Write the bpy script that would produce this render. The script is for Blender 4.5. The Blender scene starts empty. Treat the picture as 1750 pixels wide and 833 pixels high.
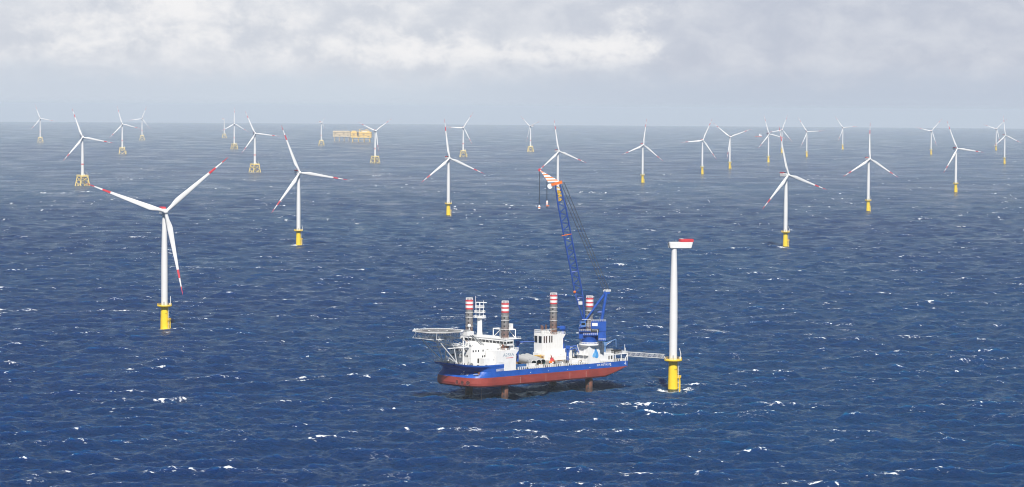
import bpy, math, random
import numpy as np
from mathutils import Vector, Matrix, noise as mnoise

random.seed(7)
rng = np.random.default_rng(11)
scene = bpy.context.scene
COL = scene.collection
R = math.radians

# ------------------------------------------------------------------ camera
RE = 7.4e6                      # earth radius with refraction: the sea really curves away
CAM_H = 165.0
FPX = 4500.0                    # focal length in photo pixels (photo is 1750 wide)
PITCH = math.atan(233.0 / FPX)
ROLL = math.atan(0.0068)
cam_d = bpy.data.cameras.new('camera')
cam = bpy.data.objects.new('camera', cam_d)
COL.objects.link(cam)
cam_d.sensor_fit = 'HORIZONTAL'
cam_d.sensor_width = 36.0
cam_d.lens = FPX / 1750 * 36
cam_d.clip_start = 1.0
cam_d.clip_end = 200000.0
cam.matrix_world = Matrix.Translation((0, 0, CAM_H)) @ Matrix.Rotation(math.pi/2 - PITCH, 4, 'X') @ Matrix.Rotation(ROLL, 4, 'Z')
scene.camera = cam
CM = cam.matrix_world.copy()

# ------------------------------------------------------------------ light
SUN_AZ, SUN_EL = 176.0, 46.0    # azimuth clockwise from +Y (the view direction): behind the camera, to the right
sun_d = bpy.data.lights.new('sun', 'SUN')
sun_d.energy = 5.0
sun_d.angle = R(0.5)
sun_d.color = (1.0, 0.955, 0.89)
sun = bpy.data.objects.new('sun', sun_d)
COL.objects.link(sun)
to_sun = Vector((math.sin(R(SUN_AZ))*math.cos(R(SUN_EL)), math.cos(R(SUN_AZ))*math.cos(R(SUN_EL)), math.sin(R(SUN_EL))))
sun.rotation_euler = to_sun.to_track_quat('Z', 'Y').to_euler()
sun.location = (300, -300, 500)

scene.view_settings.view_transform = 'Standard'
scene.view_settings.look = 'None'
scene.view_settings.gamma = 1.0
scene.view_settings.use_curve_mapping = False
scene.view_settings.exposure = 0.35
scene.cycles.use_denoising = True
scene.cycles.use_adaptive_sampling = False
scene.cycles.filter_width = 1.05
scene.cycles.volume_bounces = 0
scene.cycles.max_bounces = 6
scene.cycles.caustics_reflective = False
scene.cycles.caustics_refractive = False
scene.render.film_transparent = False

world = bpy.data.worlds.new('World')
scene.world = world
world.use_nodes = True


class NT:
    """small helper to write node graphs"""
    def __init__(self, tree):
        self.t = tree
        tree.nodes.clear()
    def n(self, kind, **kw):
        nd = self.t.nodes.new(kind)
        for k, v in kw.items():
            setattr(nd, k, v)
        return nd
    def link(self, a, b):
        self.t.links.new(a, b)
    def put(self, sock, v):
        if isinstance(v, bpy.types.NodeSocket):
            self.link(v, sock)
        elif isinstance(v, (tuple, list)) and len(v) == 3 and sock.type == 'RGBA':
            sock.default_value = (*v, 1)
        else:
            sock.default_value = v
    def m(self, op, a, b=None, c=None, clamp=False):
        nd = self.n('ShaderNodeMath', operation=op)
        nd.use_clamp = clamp
        self.put(nd.inputs[0], a)
        if b is not None: self.put(nd.inputs[1], b)
        if c is not None: self.put(nd.inputs[2], c)
        return nd.outputs[0]
    def xyz(self, x, y, z):
        nd = self.n('ShaderNodeCombineXYZ')
        for s, v in zip(nd.inputs, (x, y, z)): self.put(s, v)
        return nd.outputs[0]
    def sep(self, v):
        nd = self.n('ShaderNodeSeparateXYZ'); self.put(nd.inputs[0], v)
        return nd.outputs
    def noise(self, vec, scale, detail=4, rough=0.55, dist=0.0, lac=2.0):
        nd = self.n('ShaderNodeTexNoise')
        self.put(nd.inputs['Vector'], vec)
        nd.inputs['Scale'].default_value = scale
        nd.inputs['Detail'].default_value = detail
        nd.inputs['Roughness'].default_value = rough
        nd.inputs['Distortion'].default_value = dist
        nd.inputs['Lacunarity'].default_value = lac
        return nd.outputs['Fac']
    def ss(self, v, lo, hi, a=0.0, b=1.0):
        nd = self.n('ShaderNodeMapRange', interpolation_type='SMOOTHSTEP')
        self.put(nd.inputs['Value'], v)
        for k, x in (('From Min', lo), ('From Max', hi), ('To Min', a), ('To Max', b)):
            self.put(nd.inputs[k], x)
        return nd.outputs['Result']
    def mix(self, f, a, b, mode='MIX'):
        nd = self.n('ShaderNodeMix', data_type='RGBA', blend_type=mode)
        self.put(nd.inputs[0], f); self.put(nd.inputs[6], a); self.put(nd.inputs[7], b)
        return nd.outputs[2]
    def vmul(self, v, s):
        nd = self.n('ShaderNodeVectorMath', operation='MULTIPLY')
        self.put(nd.inputs[0], v); nd.inputs[1].default_value = s
        return nd.outputs[0]


g = NT(world.node_tree)
tc = g.n('ShaderNodeTexCoord').outputs['Generated']
sx, sy, sz = g.sep(tc)
EL = g.m('MULTIPLY', g.m('ARCSINE', sz), 180/math.pi)
AZ = g.m('MULTIPLY', g.m('ARCTAN2', sx, sy), 180/math.pi)
sky = g.n('ShaderNodeTexSky', sky_type='NISHITA')
sky.sun_disc = False
sky.sun_elevation = R(SUN_EL)
sky.sun_rotation = R(SUN_AZ)
sky.altitude = 100
sky.air_density = 1.0
sky.dust_density = 0.1
sky.ozone_density = 1.6
K = 15.7                     # the background strength is 0.05: cloud radiance is given as K * radiance
def kc(r, gg, b): return (r*K, gg*K, b*K)
# low cloud bank near the horizon, in azimuth and elevation degrees
p1 = g.xyz(g.m('MULTIPLY', AZ, 0.30), g.m('MULTIPLY', EL, 0.66), 3.7)
p2 = g.xyz(g.m('MULTIPLY', AZ, 0.95), g.m('MULTIPLY', EL, 1.6), 9.1)
n1 = g.noise(p1, 1.0, 6, 0.55, 0.35)
n2 = g.noise(p2, 1.0, 9, 0.60, 0.25)
def blob(a0, e0, wa, we, amp):
    da = g.m('DIVIDE', g.m('SUBTRACT', AZ, a0), wa)
    de = g.m('DIVIDE', g.m('SUBTRACT', EL, e0), we)
    q = g.m('ADD', g.m('MULTIPLY', da, da), g.m('MULTIPLY', de, de))
    return g.m('MULTIPLY', g.m('EXPONENT', g.m('MULTIPLY', q, -1.0)), amp)
# where the sun breaks on cloud heads
heads = g.m('ADD', blob(-2.1, 1.15, 2.2, 0.42, 0.30), blob(1.9, 1.3, 1.5, 0.5, 0.30))
heads = g.m('ADD', heads, blob(-7.2, 1.55, 3.8, 0.7, 0.17))
heads = g.m('ADD', heads, blob(-7.5, 2.25, 1.2, 0.25, 0.14))
heads = g.m('ADD', heads, blob(7.5, 1.6, 3.6, 0.9, -0.14))
heads = g.m('ADD', heads, blob(0.3, 1.9, 1.3, 0.5, -0.10))
p3 = g.xyz(g.m('MULTIPLY', AZ, 2.6), g.m('MULTIPLY', EL, 3.4), 4.4)
n3 = g.noise(p3, 1.0, 7, 0.6, 0.3)
bright = g.m('ADD', g.m('ADD', g.m('MULTIPLY', n1, 0.50), g.m('MULTIPLY', n2, 0.55)), g.m('ADD', g.m('MULTIPLY', heads, 1.1), g.m('MULTIPLY', g.m('SUBTRACT', n3, 0.45), 0.42)))
white = g.ss(bright, 0.58, 0.93)
# flat cloud base: ragged, with a few scuds below it
base_e = g.m('ADD', 0.62, g.m('ADD', g.m('MULTIPLY', g.m('SUBTRACT', n1, 0.5), 0.8), g.m('MULTIPLY', g.m('SUBTRACT', n3, 0.5), 0.55)))
above = g.ss(g.m('SUBTRACT', EL, base_e), -0.35, 0.50)
side = g.ss(AZ, -3.0, 5.5)
gd = g.mix(side, kc(0.63, 0.665, 0.735), kc(0.54, 0.58, 0.675))
gl = g.mix(side, kc(0.76, 0.78, 0.825), kc(0.66, 0.69, 0.76))
grey = g.mix(g.ss(n2, 0.28, 0.74), gd, gl)
bank = g.mix(white, grey, kc(0.90, 0.895, 0.905))
low = g.mix(g.ss(AZ, -5.0, 7.0), kc(0.60, 0.66, 0.75), kc(0.525, 0.587, 0.695))
low = g.mix(blob(-4.2, 0.1, 3.5, 0.9, 0.7), low, kc(0.62, 0.69, 0.775))
low = g.mix(g.ss(EL, 0.05, -0.35), low, kc(0.53, 0.60, 0.715))
lowsky = g.mix(above, low, bank)
# higher up: broken cloud over clear blue
dn = g.m('ADD', sz, 0.14)
hp = g.xyz(g.m('DIVIDE', sx, dn), g.m('DIVIDE', sy, dn), 1.3)
hn = g.noise(hp, 1.1, 5, 0.55, 0.3)
hm = g.m('MULTIPLY', g.ss(hn, 0.55, 0.75), 0.6)
high = g.mix(hm, sky.outputs[0], kc(0.45, 0.48, 0.54))
col = g.mix(g.ss(EL, 2.3, 3.8), lowsky, high)
bg = g.n('ShaderNodeBackground')
g.link(col, bg.inputs['Color'])
bg.inputs['Strength'].default_value = 0.05
g.link(bg.outputs[0], g.n('ShaderNodeOutputWorld').inputs['Surface'])

# ------------------------------------------------------------------ pixel -> place on the sea
def drop(x, y): return -(x*x + y*y) / (2*RE)

def ray(px, py):
    return (CM.to_3x3() @ Vector(((px-875)/FPX, -(py-416.5)/FPX, -1.0))).normalized()

def ground(px, py):
    d = ray(px, py)
    dh = math.hypot(d.x, d.y); m = d.z/dh
    # CAM_H + m r = -r^2/2R
    A, B, Cc = 1/(2*RE), m, CAM_H
    disc = max(B*B - 4*A*Cc, 0.0)
    r = (-B - math.sqrt(disc)) / (2*A)
    return Vector((d.x/dh*r, d.y/dh*r, drop(r, 0)))

def height_at(base, py):
    """z of a vertical line over base that meets image row py (at the base's own column)"""
    inv = CM.inverted()
    lo, hi = base.z-10, base.z+400
    for _ in range(50):
        mid = (lo+hi)/2
        q = inv @ Vector((base.x, base.y, mid))
        y = 416.5 + q.y/q.z*FPX
        if y > py: lo = mid
        else: hi = mid
    return (lo+hi)/2

# ------------------------------------------------------------------ materials
MATS = {}
def paint(name, col, rough=0.45, var=0.08, scale=0.4, streak=0.0, streak_col=(0.18, 0.10, 0.06), spec=0.4, metal=0.0):
    if name in MATS: return MATS[name]
    m = bpy.data.materials.new(name); m.use_nodes = True
    t = NT(m.node_tree)
    out = t.n('ShaderNodeOutputMaterial'); b = t.n('ShaderNodeBsdfPrincipled')
    co = t.n('ShaderNodeTexCoord').outputs['Object']
    n = t.noise(co, scale, 5, 0.6)
    f = t.ss(n, 0.3, 0.7)
    dark = tuple(c*(1-var*1.5) for c in col); light = tuple(min(c*(1+var), 0.95) for c in col)
    c = t.mix(f, dark, light)
    if streak > 0:
        s = t.noise(t.vmul(co, (1.0, 1.0, 0.10)), 1.3, 5, 0.6)
        s2 = t.noise(co, 0.22, 3, 0.5)
        c = t.mix(t.m('MULTIPLY', t.m('MULTIPLY', t.ss(s, 0.50, 0.72), t.ss(s2, 0.35, 0.65)), streak), c, streak_col)
    t.link(c, b.inputs['Base Color'])
    t.put(b.inputs['Roughness'], t.ss(n, 0.2, 0.8, max(rough-0.08, 0.05), rough+0.1))
    b.inputs['Specular IOR Level'].default_value = spec
    b.inputs['Metallic'].default_value = metal
    t.link(b.outputs[0], out.inputs[0])
    MATS[name] = m
    return m

WHITE = paint('turbine_white', (0.68, 0.68, 0.675), 0.38, 0.025, 0.08, 0.10, (0.55, 0.54, 0.50))
RED = paint('marking_red', (0.56, 0.045, 0.06), 0.45, 0.08)
YELLOW = paint('foundation_yellow', (0.86, 0.60, 0.03), 0.45, 0.05, 0.25, 0.22, (0.50, 0.30, 0.06))
CREAM = paint('jacket_yellow', (0.84, 0.63, 0.19), 0.5, 0.06, 0.3)
GROWTH = paint('waterline_growth', (0.10, 0.095, 0.035), 0.8, 0.3, 0.8)
GREY = paint('steel_grey', (0.36, 0.37, 0.38), 0.5, 0.12, 0.5)
DARK = paint('dark_opening', (0.03, 0.032, 0.036), 0.6, 0.2)
SHIPW = paint('ship_white', (0.78, 0.78, 0.77), 0.45, 0.03, 0.3, 0.26, (0.50, 0.42, 0.33))
SHIPB = paint('ship_blue', (0.012, 0.090, 0.42), 0.4, 0.12, 0.2, 0.20, (0.03, 0.09, 0.24))
CRANEB = paint('crane_blue', (0.012, 0.075, 0.36), 0.42, 0.12, 0.3)
SHIPR = paint('antifouling_red', (0.29, 0.048, 0.036), 0.55, 0.13, 0.12, 0.45, (0.15, 0.055, 0.045))
DECK = paint('deck_grey', (0.26, 0.24, 0.21), 0.7, 0.25, 0.25, 0.0)
GLASS = paint('window_glass', (0.012, 0.014, 0.018), 0.12, 0.1, spec=0.6)
HELI = paint('helideck_grey', (0.27, 0.265, 0.26), 0.7, 0.08, 0.2)
HELID = paint('helideck_dark', (0.12, 0.12, 0.125), 0.75, 0.1, 0.2)
ORANGE = paint('safety_orange', (0.72, 0.16, 0.025), 0.5, 0.08)
ROPE = paint('wire_rope', (0.035, 0.037, 0.045), 0.6, 0.1)
YELLOWM = paint('machine_yellow', (0.70, 0.42, 0.04), 0.5, 0.1)
TUBE = paint('tube_grey', (0.47, 0.47, 0.46), 0.5, 0.06, 0.15, 0.2, (0.33, 0.32, 0.30))
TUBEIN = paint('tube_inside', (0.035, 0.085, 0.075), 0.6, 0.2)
LBLUE = paint('emblem_blue', (0.06, 0.30, 0.66), 0.5, 0.05)
TXTG = paint('lettering_grey_blue', (0.22, 0.30, 0.38), 0.5, 0.05)
RUST = paint('rusty_recess', (0.19, 0.065, 0.03), 0.8, 0.3, 0.8)
PLATB = paint('platform_beige', (0.62, 0.50, 0.32), 0.6, 0.1, 0.1, 0.3, (0.42, 0.34, 0.24))
PLATY = paint('platform_yellow', (0.84, 0.57, 0.15), 0.6, 0.08, 0.1, 0.3, (0.5, 0.36, 0.14))
WOOD = paint('timber_brown', (0.30, 0.17, 0.08), 0.7, 0.2)
BLUEBOX = paint('tarpaulin_blue', (0.03, 0.12, 0.33), 0.6, 0.15)

def leg_material():
    m = bpy.data.materials.new('leg_steel'); m.use_nodes = True
    t = NT(m.node_tree)
    out = t.n('ShaderNodeOutputMaterial'); b = t.n('ShaderNodeBsdfPrincipled')
    co = t.n('ShaderNodeTexCoord').outputs['Object']
    x, y, z = t.sep(co)
    n = t.noise(t.vmul(co, (1, 1, 0.18)), 0.9, 6, 0.65)
    n2 = t.noise(co, 0.6, 5, 0.6)
    zz = t.m('ADD', z, t.m('MULTIPLY', t.m('SUBTRACT', n, 0.5), 9.0))
    rusty = t.ss(zz, 46.0, 31.0)
    c = t.mix(t.ss(n2, 0.3, 0.7), (0.15, 0.15, 0.16), (0.25, 0.245, 0.24))
    rc = t.mix(t.ss(n, 0.35, 0.68), (0.085, 0.034, 0.022), (0.24, 0.085, 0.042))
    c = t.mix(t.m('MULTIPLY', rusty, 0.9), c, rc)
    wet = t.ss(zz, 5.5, 1.0)
    c = t.mix(t.m('MULTIPLY', wet, 0.75), c, (0.04, 0.022, 0.016))
    t.link(c, b.inputs['Base Color'])
    b.inputs['Roughness'].default_value = 0.6
    t.link(b.outputs[0], out.inputs[0])
    return m
LEGM = leg_material()

# ------------------------------------------------------------------ mesh building
class MB:
    def __init__(self):
        self.v = []; self.f = []; self.mi = []; self.mats = []; self.sm = []
    def _m(self, mat):
        if mat not in self.mats: self.mats.append(mat)
        return self.mats.index(mat)
    def add(self, vs, fs, mat, smooth=False, M=None):
        o = len(self.v); k = self._m(mat)
        for p in vs:
            p = Vector(p)
            self.v.append(tuple(M @ p) if M is not None else tuple(p))
        for f in fs:
            self.f.append([i+o for i in f]); self.mi.append(k); self.sm.append(smooth)
        return self
    def box(self, c, s, mat, rz=0.0, M=None, taper=1.0):
        x, y, z = s[0]/2, s[1]/2, s[2]/2
        vs = []
        ca, sa = math.cos(rz), math.sin(rz)
        for sz_, k in ((-z, 1.0), (z, taper)):
            for a, b in ((-x, -y), (x, -y), (x, y), (-x, y)):
                a *= k; b *= k
                vs.append((c[0]+a*ca-b*sa, c[1]+a*sa+b*ca, c[2]+sz_))
        fs = [(3, 2, 1, 0), (4, 5, 6, 7), (0, 1, 5, 4), (1, 2, 6, 5), (2, 3, 7, 6), (3, 0, 4, 7)]
        return self.add(vs, fs, mat, M=M)
    def span(self, a, b, mat, M=None):
        return self.box(((a[0]+b[0])/2, (a[1]+b[1])/2, (a[2]+b[2])/2), (abs(b[0]-a[0]), abs(b[1]-a[1]), abs(b[2]-a[2])), mat, M=M)
    def tube(self, a, b, r0, mat, r1=None, n=8, caps=True, M=None):
        a = Vector(a); b = Vector(b); d = (b-a).normalized()
        r1 = r0 if r1 is None else r1
        up = Vector((0, 0, 1)) if abs(d.z) < 0.95 else Vector((1, 0, 0))
        u = d.cross(up).normalized(); w = u.cross(d)
        vs = []
        for p, r in ((a, r0), (b, r1)):
            for i in range(n):
                t = 2*math.pi*i/n
                vs.append(p + (u*math.cos(t) + w*math.sin(t))*r)
        fs = [(i, i+n, (i+1) % n+n, (i+1) % n) for i in range(n)]
        self.add(vs, fs, mat, n >= 8, M)
        if caps:
            self.add(vs, [tuple(range(n)), tuple(range(2*n-1, n-1, -1))], mat, False, M)
        return self
    def lathe(self, prof, mat, n=32, c=(0, 0, 0), cap=True, M=None, smooth=True):
        vs = []
        for r, z in prof:
            for i in range(n):
                t = 2*math.pi*i/n
                vs.append((c[0]+r*math.cos(t), c[1]+r*math.sin(t), c[2]+z))
        fs = []
        for k in range(len(prof)-1):
            for i in range(n):
                j = (i+1) % n
                fs.append((k*n+i, k*n+j, (k+1)*n+j, (k+1)*n+i))
        self.add(vs, fs, mat, smooth, M)
        if cap:
            L = (len(prof)-1)*n
            self.add(vs, [tuple(range(n-1, -1, -1)), tuple(range(L, L+n))], mat, False, M)
        return self
    def prism(self, poly, z0, z1, mat, top=None, M=None):
        n = len(poly)
        vs = [(x, y, z0) for x, y in poly] + [(x, y, z1) for x, y in poly]
        self.add(vs, [(i, (i+1) % n, (i+1) % n+n, i+n) for i in range(n)], mat, M=M)
        self.add(vs, [tuple(range(n-1, -1, -1))], mat, M=M)
        self.add(vs, [tuple(range(n, 2*n))], top or mat, M=M)
        return self
    def sphere(self, c, r, mat, n=12, M=None):
        prof = [(r*math.sin(math.pi*k/(n//2)), -r*math.cos(math.pi*k/(n//2))) for k in range(n//2+1)]
        prof[0] = (0.01*r, -r); prof[-1] = (0.01*r, r)
        return self.lathe(prof, mat, n, c, True, M)
    def rail(self, pts, h, mat, r=0.05, step=2.0, closed=False, mid=True, n=4):
        """guard rail along points: posts, top rail and knee rail"""
        pts = [Vector(p) for p in pts]
        if closed: pts = pts + [pts[0]]
        for a, b in zip(pts[:-1], pts[1:]):
            L = (b-a).length; k = max(1, round(L/step))
            for i in range(k):
                q = a.lerp(b, i/k)
                self.tube(q, q+Vector((0, 0, h)), r, mat, n=n, caps=False)
            self.tube(a+Vector((0, 0, h)), b+Vector((0, 0, h)), r, mat, n=n, caps=False)
            if mid: self.tube(a+Vector((0, 0, h*0.5)), b+Vector((0, 0, h*0.5)), r*0.8, mat, n=n, caps=False)
        if not closed:
            self.tube(pts[-1], pts[-1]+Vector((0, 0, h)), r, mat, n=n, caps=False)
        return self
    def mesh(self, name):
        me = bpy.data.meshes.new(name)
        me.from_pydata(self.v, [], self.f)
        for m in self.mats: me.materials.append(m)
        me.polygons.foreach_set('material_index', self.mi)
        me.polygons.foreach_set('use_smooth', self.sm)
        me.update()
        return me
    def build(self, name, parent=None, M=None):
        o = bpy.data.objects.new(name, self.mesh(name))
        COL.objects.link(o)
        if parent: o.parent = parent
        if M is not None: o.matrix_local = M
        return o

def empty(name, loc, rz=0.0, s=1.0):
    o = bpy.data.objects.new(name, None); COL.objects.link(o)
    o.location = loc; o.rotation_euler = (0, 0, rz); o.scale = (s, s, s)
    o.empty_display_size = 5
    return o

def tag(o, label=None, cat=None, group=None, kind=None):
    for k, v in (('label', label), ('category', cat), ('group', group), ('kind', kind)):
        if v: o[k] = v
    return o

def text_mesh(s, size, depth=0.02):
    cu = bpy.data.curves.new('lettering', 'FONT')
    cu.body = s; cu.size = size; cu.extrude = depth
    cu.align_x = 'CENTER'; cu.align_y = 'CENTER'; cu.resolution_u = 3
    tmp = bpy.data.objects.new('lettering', cu); COL.objects.link(tmp)
    dg = bpy.context.evaluated_depsgraph_get()
    me = bpy.data.meshes.new_from_object(tmp.evaluated_get(dg))
    bpy.data.objects.remove(tmp); bpy.data.curves.remove(cu)
    return me

def lettering(s, size, mat, parent, origin, right, up, depth=0.03, sx=1.0, bold=0.0):
    me = text_mesh(s, size, depth)
    me.materials.clear(); me.materials.append(mat)
    r = Vector(right).normalized(); u = Vector(up).normalized(); nrm = r.cross(u)
    M = Matrix((( r.x*sx, u.x, nrm.x, origin[0]), (r.y*sx, u.y, nrm.y, origin[1]), (r.z*sx, u.z, nrm.z, origin[2]), (0, 0, 0, 1)))
    me.transform(M)
    o = bpy.data.objects.new('lettering', me); COL.objects.link(o); o.parent = parent
    return o

# ------------------------------------------------------------------ sea
WAVE_DIR = R(-80)                       # waves run roughly towards the camera, slightly to the right
def sea_waves(x, y, cell):
    h = np.zeros_like(x); dx = np.zeros_like(x); dy = np.zeros_like(x)
    r2 = np.random.default_rng(5)
    N = 130
    lam = np.geomspace(3.6, 80.0, N) * r2.uniform(0.97, 1.03, N)
    lam[::18] *= 1.0
    lam = np.concatenate([lam, [92, 104, 118, 133, 150]]); N = len(lam)
    for i in range(N):
        th = WAVE_DIR + r2.normal(0, 0.80 if lam[i] < 30 else (0.5 if lam[i] < 85 else 0.18))
        k = 2*math.pi/lam[i]
        # wind-sea energy around a 55 m wave, saturated tail
        a = (0.0068*lam[i]*math.exp(-0.5*(lam[i]/46.0)**4) if lam[i] < 85 else 0.26) * r2.uniform(0.6, 1.35)
        ph = r2.uniform(0, 2*math.pi)
        cx, cy = math.cos(th), math.sin(th)
        arg = (k*cx)*x + (k*cy)*y + ph
        att = np.clip((lam[i]/(2.2*cell) - 0.8)/0.9, 0, 1)
        c = np.cos(arg)*a*att; s = np.sin(arg)*a*att
        h += c; dx -= s*cx*0.9; dy -= s*cy*0.9
    return h, dx, dy

def build_sea():
    # angular columns: fine over the view, coarse round the back
    f = np.linspace(R(-12.6), R(12.6), 1350)
    step = f[1]-f[0]
    side = [R(12.6)]; st = step
    while side[-1] < math.pi - 0.12:
        st = min(st*1.35, 0.12); side.append(side[-1]+st)
    side = np.array(side[1:])
    ang = np.concatenate([-side[::-1], f, side])
    # radial rows: dense per image row
    v0 = 845.0
    dd = np.linspace(v0-178.0, 30.6, 1150)          # pixels below eye level
    t = dd/FPX
    A = 1/(2*RE)
    disc = np.maximum(t*t - 4*A*CAM_H, 1e-9)
    rr = (t - np.sqrt(disc))/(2*A)
    rr = rr[np.concatenate([[True], np.diff(rr) > 0.05])]
    near = np.geomspace(25.0, rr[0]*0.985, 70)
    far = np.array([42500, 46000, 52000, 58500, 60500.0])
    rr = rr[rr < 41500]
    rad = np.concatenate([[0.5], near, rr, far])
    Rr, An = np.meshgrid(rad, ang, indexing='ij')
    X = Rr*np.sin(An); Y = Rr*np.cos(An)
    dr = np.gradient(rad)[:, None]; da = np.gradient(ang)[None, :]*Rr
    cell = np.maximum(np.minimum(dr*0.75, 60.0) + 0*An, np.minimum(da*0.6, 200.0))
    h, ox, oy = sea_waves(X, Y, cell)
    Z = h - (X*X+Y*Y)/(2*RE)
    nr, na = X.shape
    co = np.stack([X+ox, Y+oy, Z], -1).reshape(-1, 3).astype(np.float32)
    i = np.arange(nr-1)[:, None]*na; j = np.arange(na-1)[None, :]
    a = (i+j); quads = np.stack([a, a+1, a+na+1, a+na], -1)
    # close the ring behind the camera
    last = np.stack([i[:, 0]+na-1, i[:, 0], i[:, 0]+na, i[:, 0]+2*na-1], -1)
    quads = np.concatenate([quads.reshape(-1, 4), last]).astype(np.int32)
    quads = quads[:, ::-1]
    me = bpy.data.meshes.new('sea')
    me.vertices.add(len(co)); me.vertices.foreach_set('co', co.ravel())
    me.loops.add(quads.size); me.loops.foreach_set('vertex_index', quads.ravel())
    me.polygons.add(len(quads))
    me.polygons.foreach_set('loop_start', np.arange(0, quads.size, 4, dtype=np.int32))
    me.polygons.foreach_set('use_smooth', np.ones(len(quads), bool))
    me.update(calc_edges=True)
    at = me.attributes.new('crest', 'FLOAT', 'POINT')
    at.data.foreach_set('value', h.ravel().astype(np.float32))
    at = me.attributes.new('lod', 'FLOAT', 'POINT')
    at.data.foreach_set('value', np.clip((np.hypot(X, Y)-1500)/5000, 0, 1).ravel().astype(np.float32))
    at = me.attributes.new('far', 'FLOAT', 'POINT')
    at.data.foreach_set('value', np.clip((np.hypot(X, Y)-4500)/9000, 0, 1).ravel().astype(np.float32))
    wash = np.zeros(X.size, np.float32)
    for (wx, wy, wr, amp, sk) in WASH:
        qx = (X.ravel()-wx - sk*0.4*wr)/(wr*(1.0)); qy = (Y.ravel()-wy)/(wr*1.3)
        wash = np.maximum(wash, (amp*np.exp(-(qx*qx*0.55+qy*qy))).astype(np.float32))
    at = me.attributes.new('wash', 'FLOAT', 'POINT')
    at.data.foreach_set('value', wash)
    return me

def sea_material():
    m = bpy.data.materials.new('sea_water'); m.use_nodes = True
    t = NT(m.node_tree)
    out = t.n('ShaderNodeOutputMaterial')
    geo = t.n('ShaderNodeNewGeometry').outputs['Position']
    px, py, pz = t.sep(geo)
    P = t.xyz(px, py, 0.0)
    crest = t.n('ShaderNodeAttribute', attribute_name='crest').outputs['Fac']
    wash = t.n('ShaderNodeAttribute', attribute_name='wash').outputs['Fac']
    # ripples too small for the mesh
    def stretched(sx_, sy_, rot):
        mp = t.n('ShaderNodeMapping'); t.link(P, mp.inputs['Vector'])
        mp.inputs['Rotation'].default_value = (0, 0, rot); mp.inputs['Scale'].default_value = (sx_, sy_, 1)
        return mp.outputs[0]
    lod = t.n('ShaderNodeAttribute', attribute_name='lod').outputs['Fac']
    r1 = t.noise(stretched(0.30, 0.46, R(9)), 1.0, 7, 0.70, 0.3)
    r2 = t.noise(stretched(0.060, 0.095, R(-14)), 1.0, 3, 0.6, 0.5)
    far = t.n('ShaderNodeAttribute', attribute_name='far').outputs['Fac']
    gust = t.noise(stretched(0.0075, 0.0042, R(12)), 1.0, 5, 0.62, 0.6)
    hgt = t.m('ADD', t.m('MULTIPLY', r1, 3.8), t.m('MULTIPLY', r2, 5.0))
    hgt = t.m('MULTIPLY', hgt, t.ss(gust, 0.32, 0.68, 0.55, 1.35))
    hgt = t.m('MULTIPLY', hgt, t.m('SUBTRACT', 1.0, t.m('MULTIPLY', far, 0.75)))
    bump = t.n('ShaderNodeBump'); bump.inputs['Strength'].default_value = 1.0; bump.inputs['Distance'].default_value = 1.0
    t.link(hgt, bump.inputs['Height'])
    big = t.noise(t.vmul(geo, (0.0009, 0.0005, 0)), 1.0, 4, 0.5)  # broad cloud-shadow and brighter patches, put into the water colour with slight tint
    wcol = t.mix(t.ss(big, 0.35, 0.65), (0.0014, 0.021, 0.094), (0.0028, 0.036, 0.112))
    b = t.n('ShaderNodeBsdfPrincipled')
    t.link(wcol, b.inputs['Base Color'])
    b.inputs['IOR'].default_value = 1.33
    b.inputs['Subsurface Weight'].default_value = 1.0
    b.inputs['Subsurface Radius'].default_value = (6.0, 22.0, 40.0)
    b.inputs['Subsurface Scale'].default_value = 1.0
    b.inputs['Specular IOR Level'].default_value = 0.28
    t.link(t.ss(gust, 0.3, 0.7, 0.10, 0.24), b.inputs['Roughness'])
    t.link(bump.outputs[0], b.inputs['Normal'])
    # white caps: on crests, in patches, broken up
    f1 = t.noise(stretched(0.017, 0.026, R(6)), 1.0, 2, 0.5)
    f2 = t.noise(stretched(0.15, 0.21, R(-8)), 1.0, 3, 0.58, 0.6)
    f3 = t.noise(stretched(0.42, 0.60, R(10)), 1.0, 5, 0.65, 0.8)
    patch = t.m('ADD', t.m('MULTIPLY', f1, 0.45), t.m('MULTIPLY', f2, 0.80))
    cr = t.m('MULTIPLY', crest, 0.070)
    capv = t.m('ADD', t.m('ADD', patch, cr), t.m('MULTIPLY', t.m('SUBTRACT', f3, 0.5), 0.62))
    cap = t.m('MULTIPLY', t.ss(capv, 0.858, 0.975), 0.92)
    # far off each breaker stands up from the grazing view: longer patches where the mesh gets coarse
    g1 = t.noise(stretched(0.085, 0.022, R(2)), 1.0, 4, 0.60, 0.3)
    g2 = t.noise(stretched(0.0060, 0.0030, R(5)), 1.0, 2, 0.5)
    farv = t.m('ADD', t.m('MULTIPLY', g1, 0.85), t.m('MULTIPLY', g2, 0.35))
    farc = t.m('MULTIPLY', t.ss(farv, 0.738, 0.815), t.ss(lod, 0.28, 0.60))
    cap = t.m('MAXIMUM', cap, farc)
    # thin, half dissolved foam left behind older breakers
    oldv = t.m('ADD', t.m('MULTIPLY', t.noise(stretched(0.020, 0.040, R(4)), 1.0, 3, 0.5, 0.5), 1.0), t.m('MULTIPLY', t.m('SUBTRACT', f3, 0.5), 0.85))
    old = t.m('MULTIPLY', t.ss(oldv, 0.72, 0.95), 0.48)
    wsh = t.ss(t.m('ADD', wash, t.m('MULTIPLY', t.m('SUBTRACT', f3, 0.5), 1.5)), 0.36, 0.72)
    foam = t.m('MAXIMUM', t.m('MAXIMUM', cap, old), wsh)
    fo = t.n('ShaderNodeBsdfPrincipled')
    fo.inputs['Base Color'].default_value = (0.82, 0.84, 0.85, 1)
    fo.inputs['Roughness'].default_value = 0.8
    fo.inputs['Specular IOR Level'].default_value = 0.2
    mx = t.n('ShaderNodeMixShader')
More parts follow.
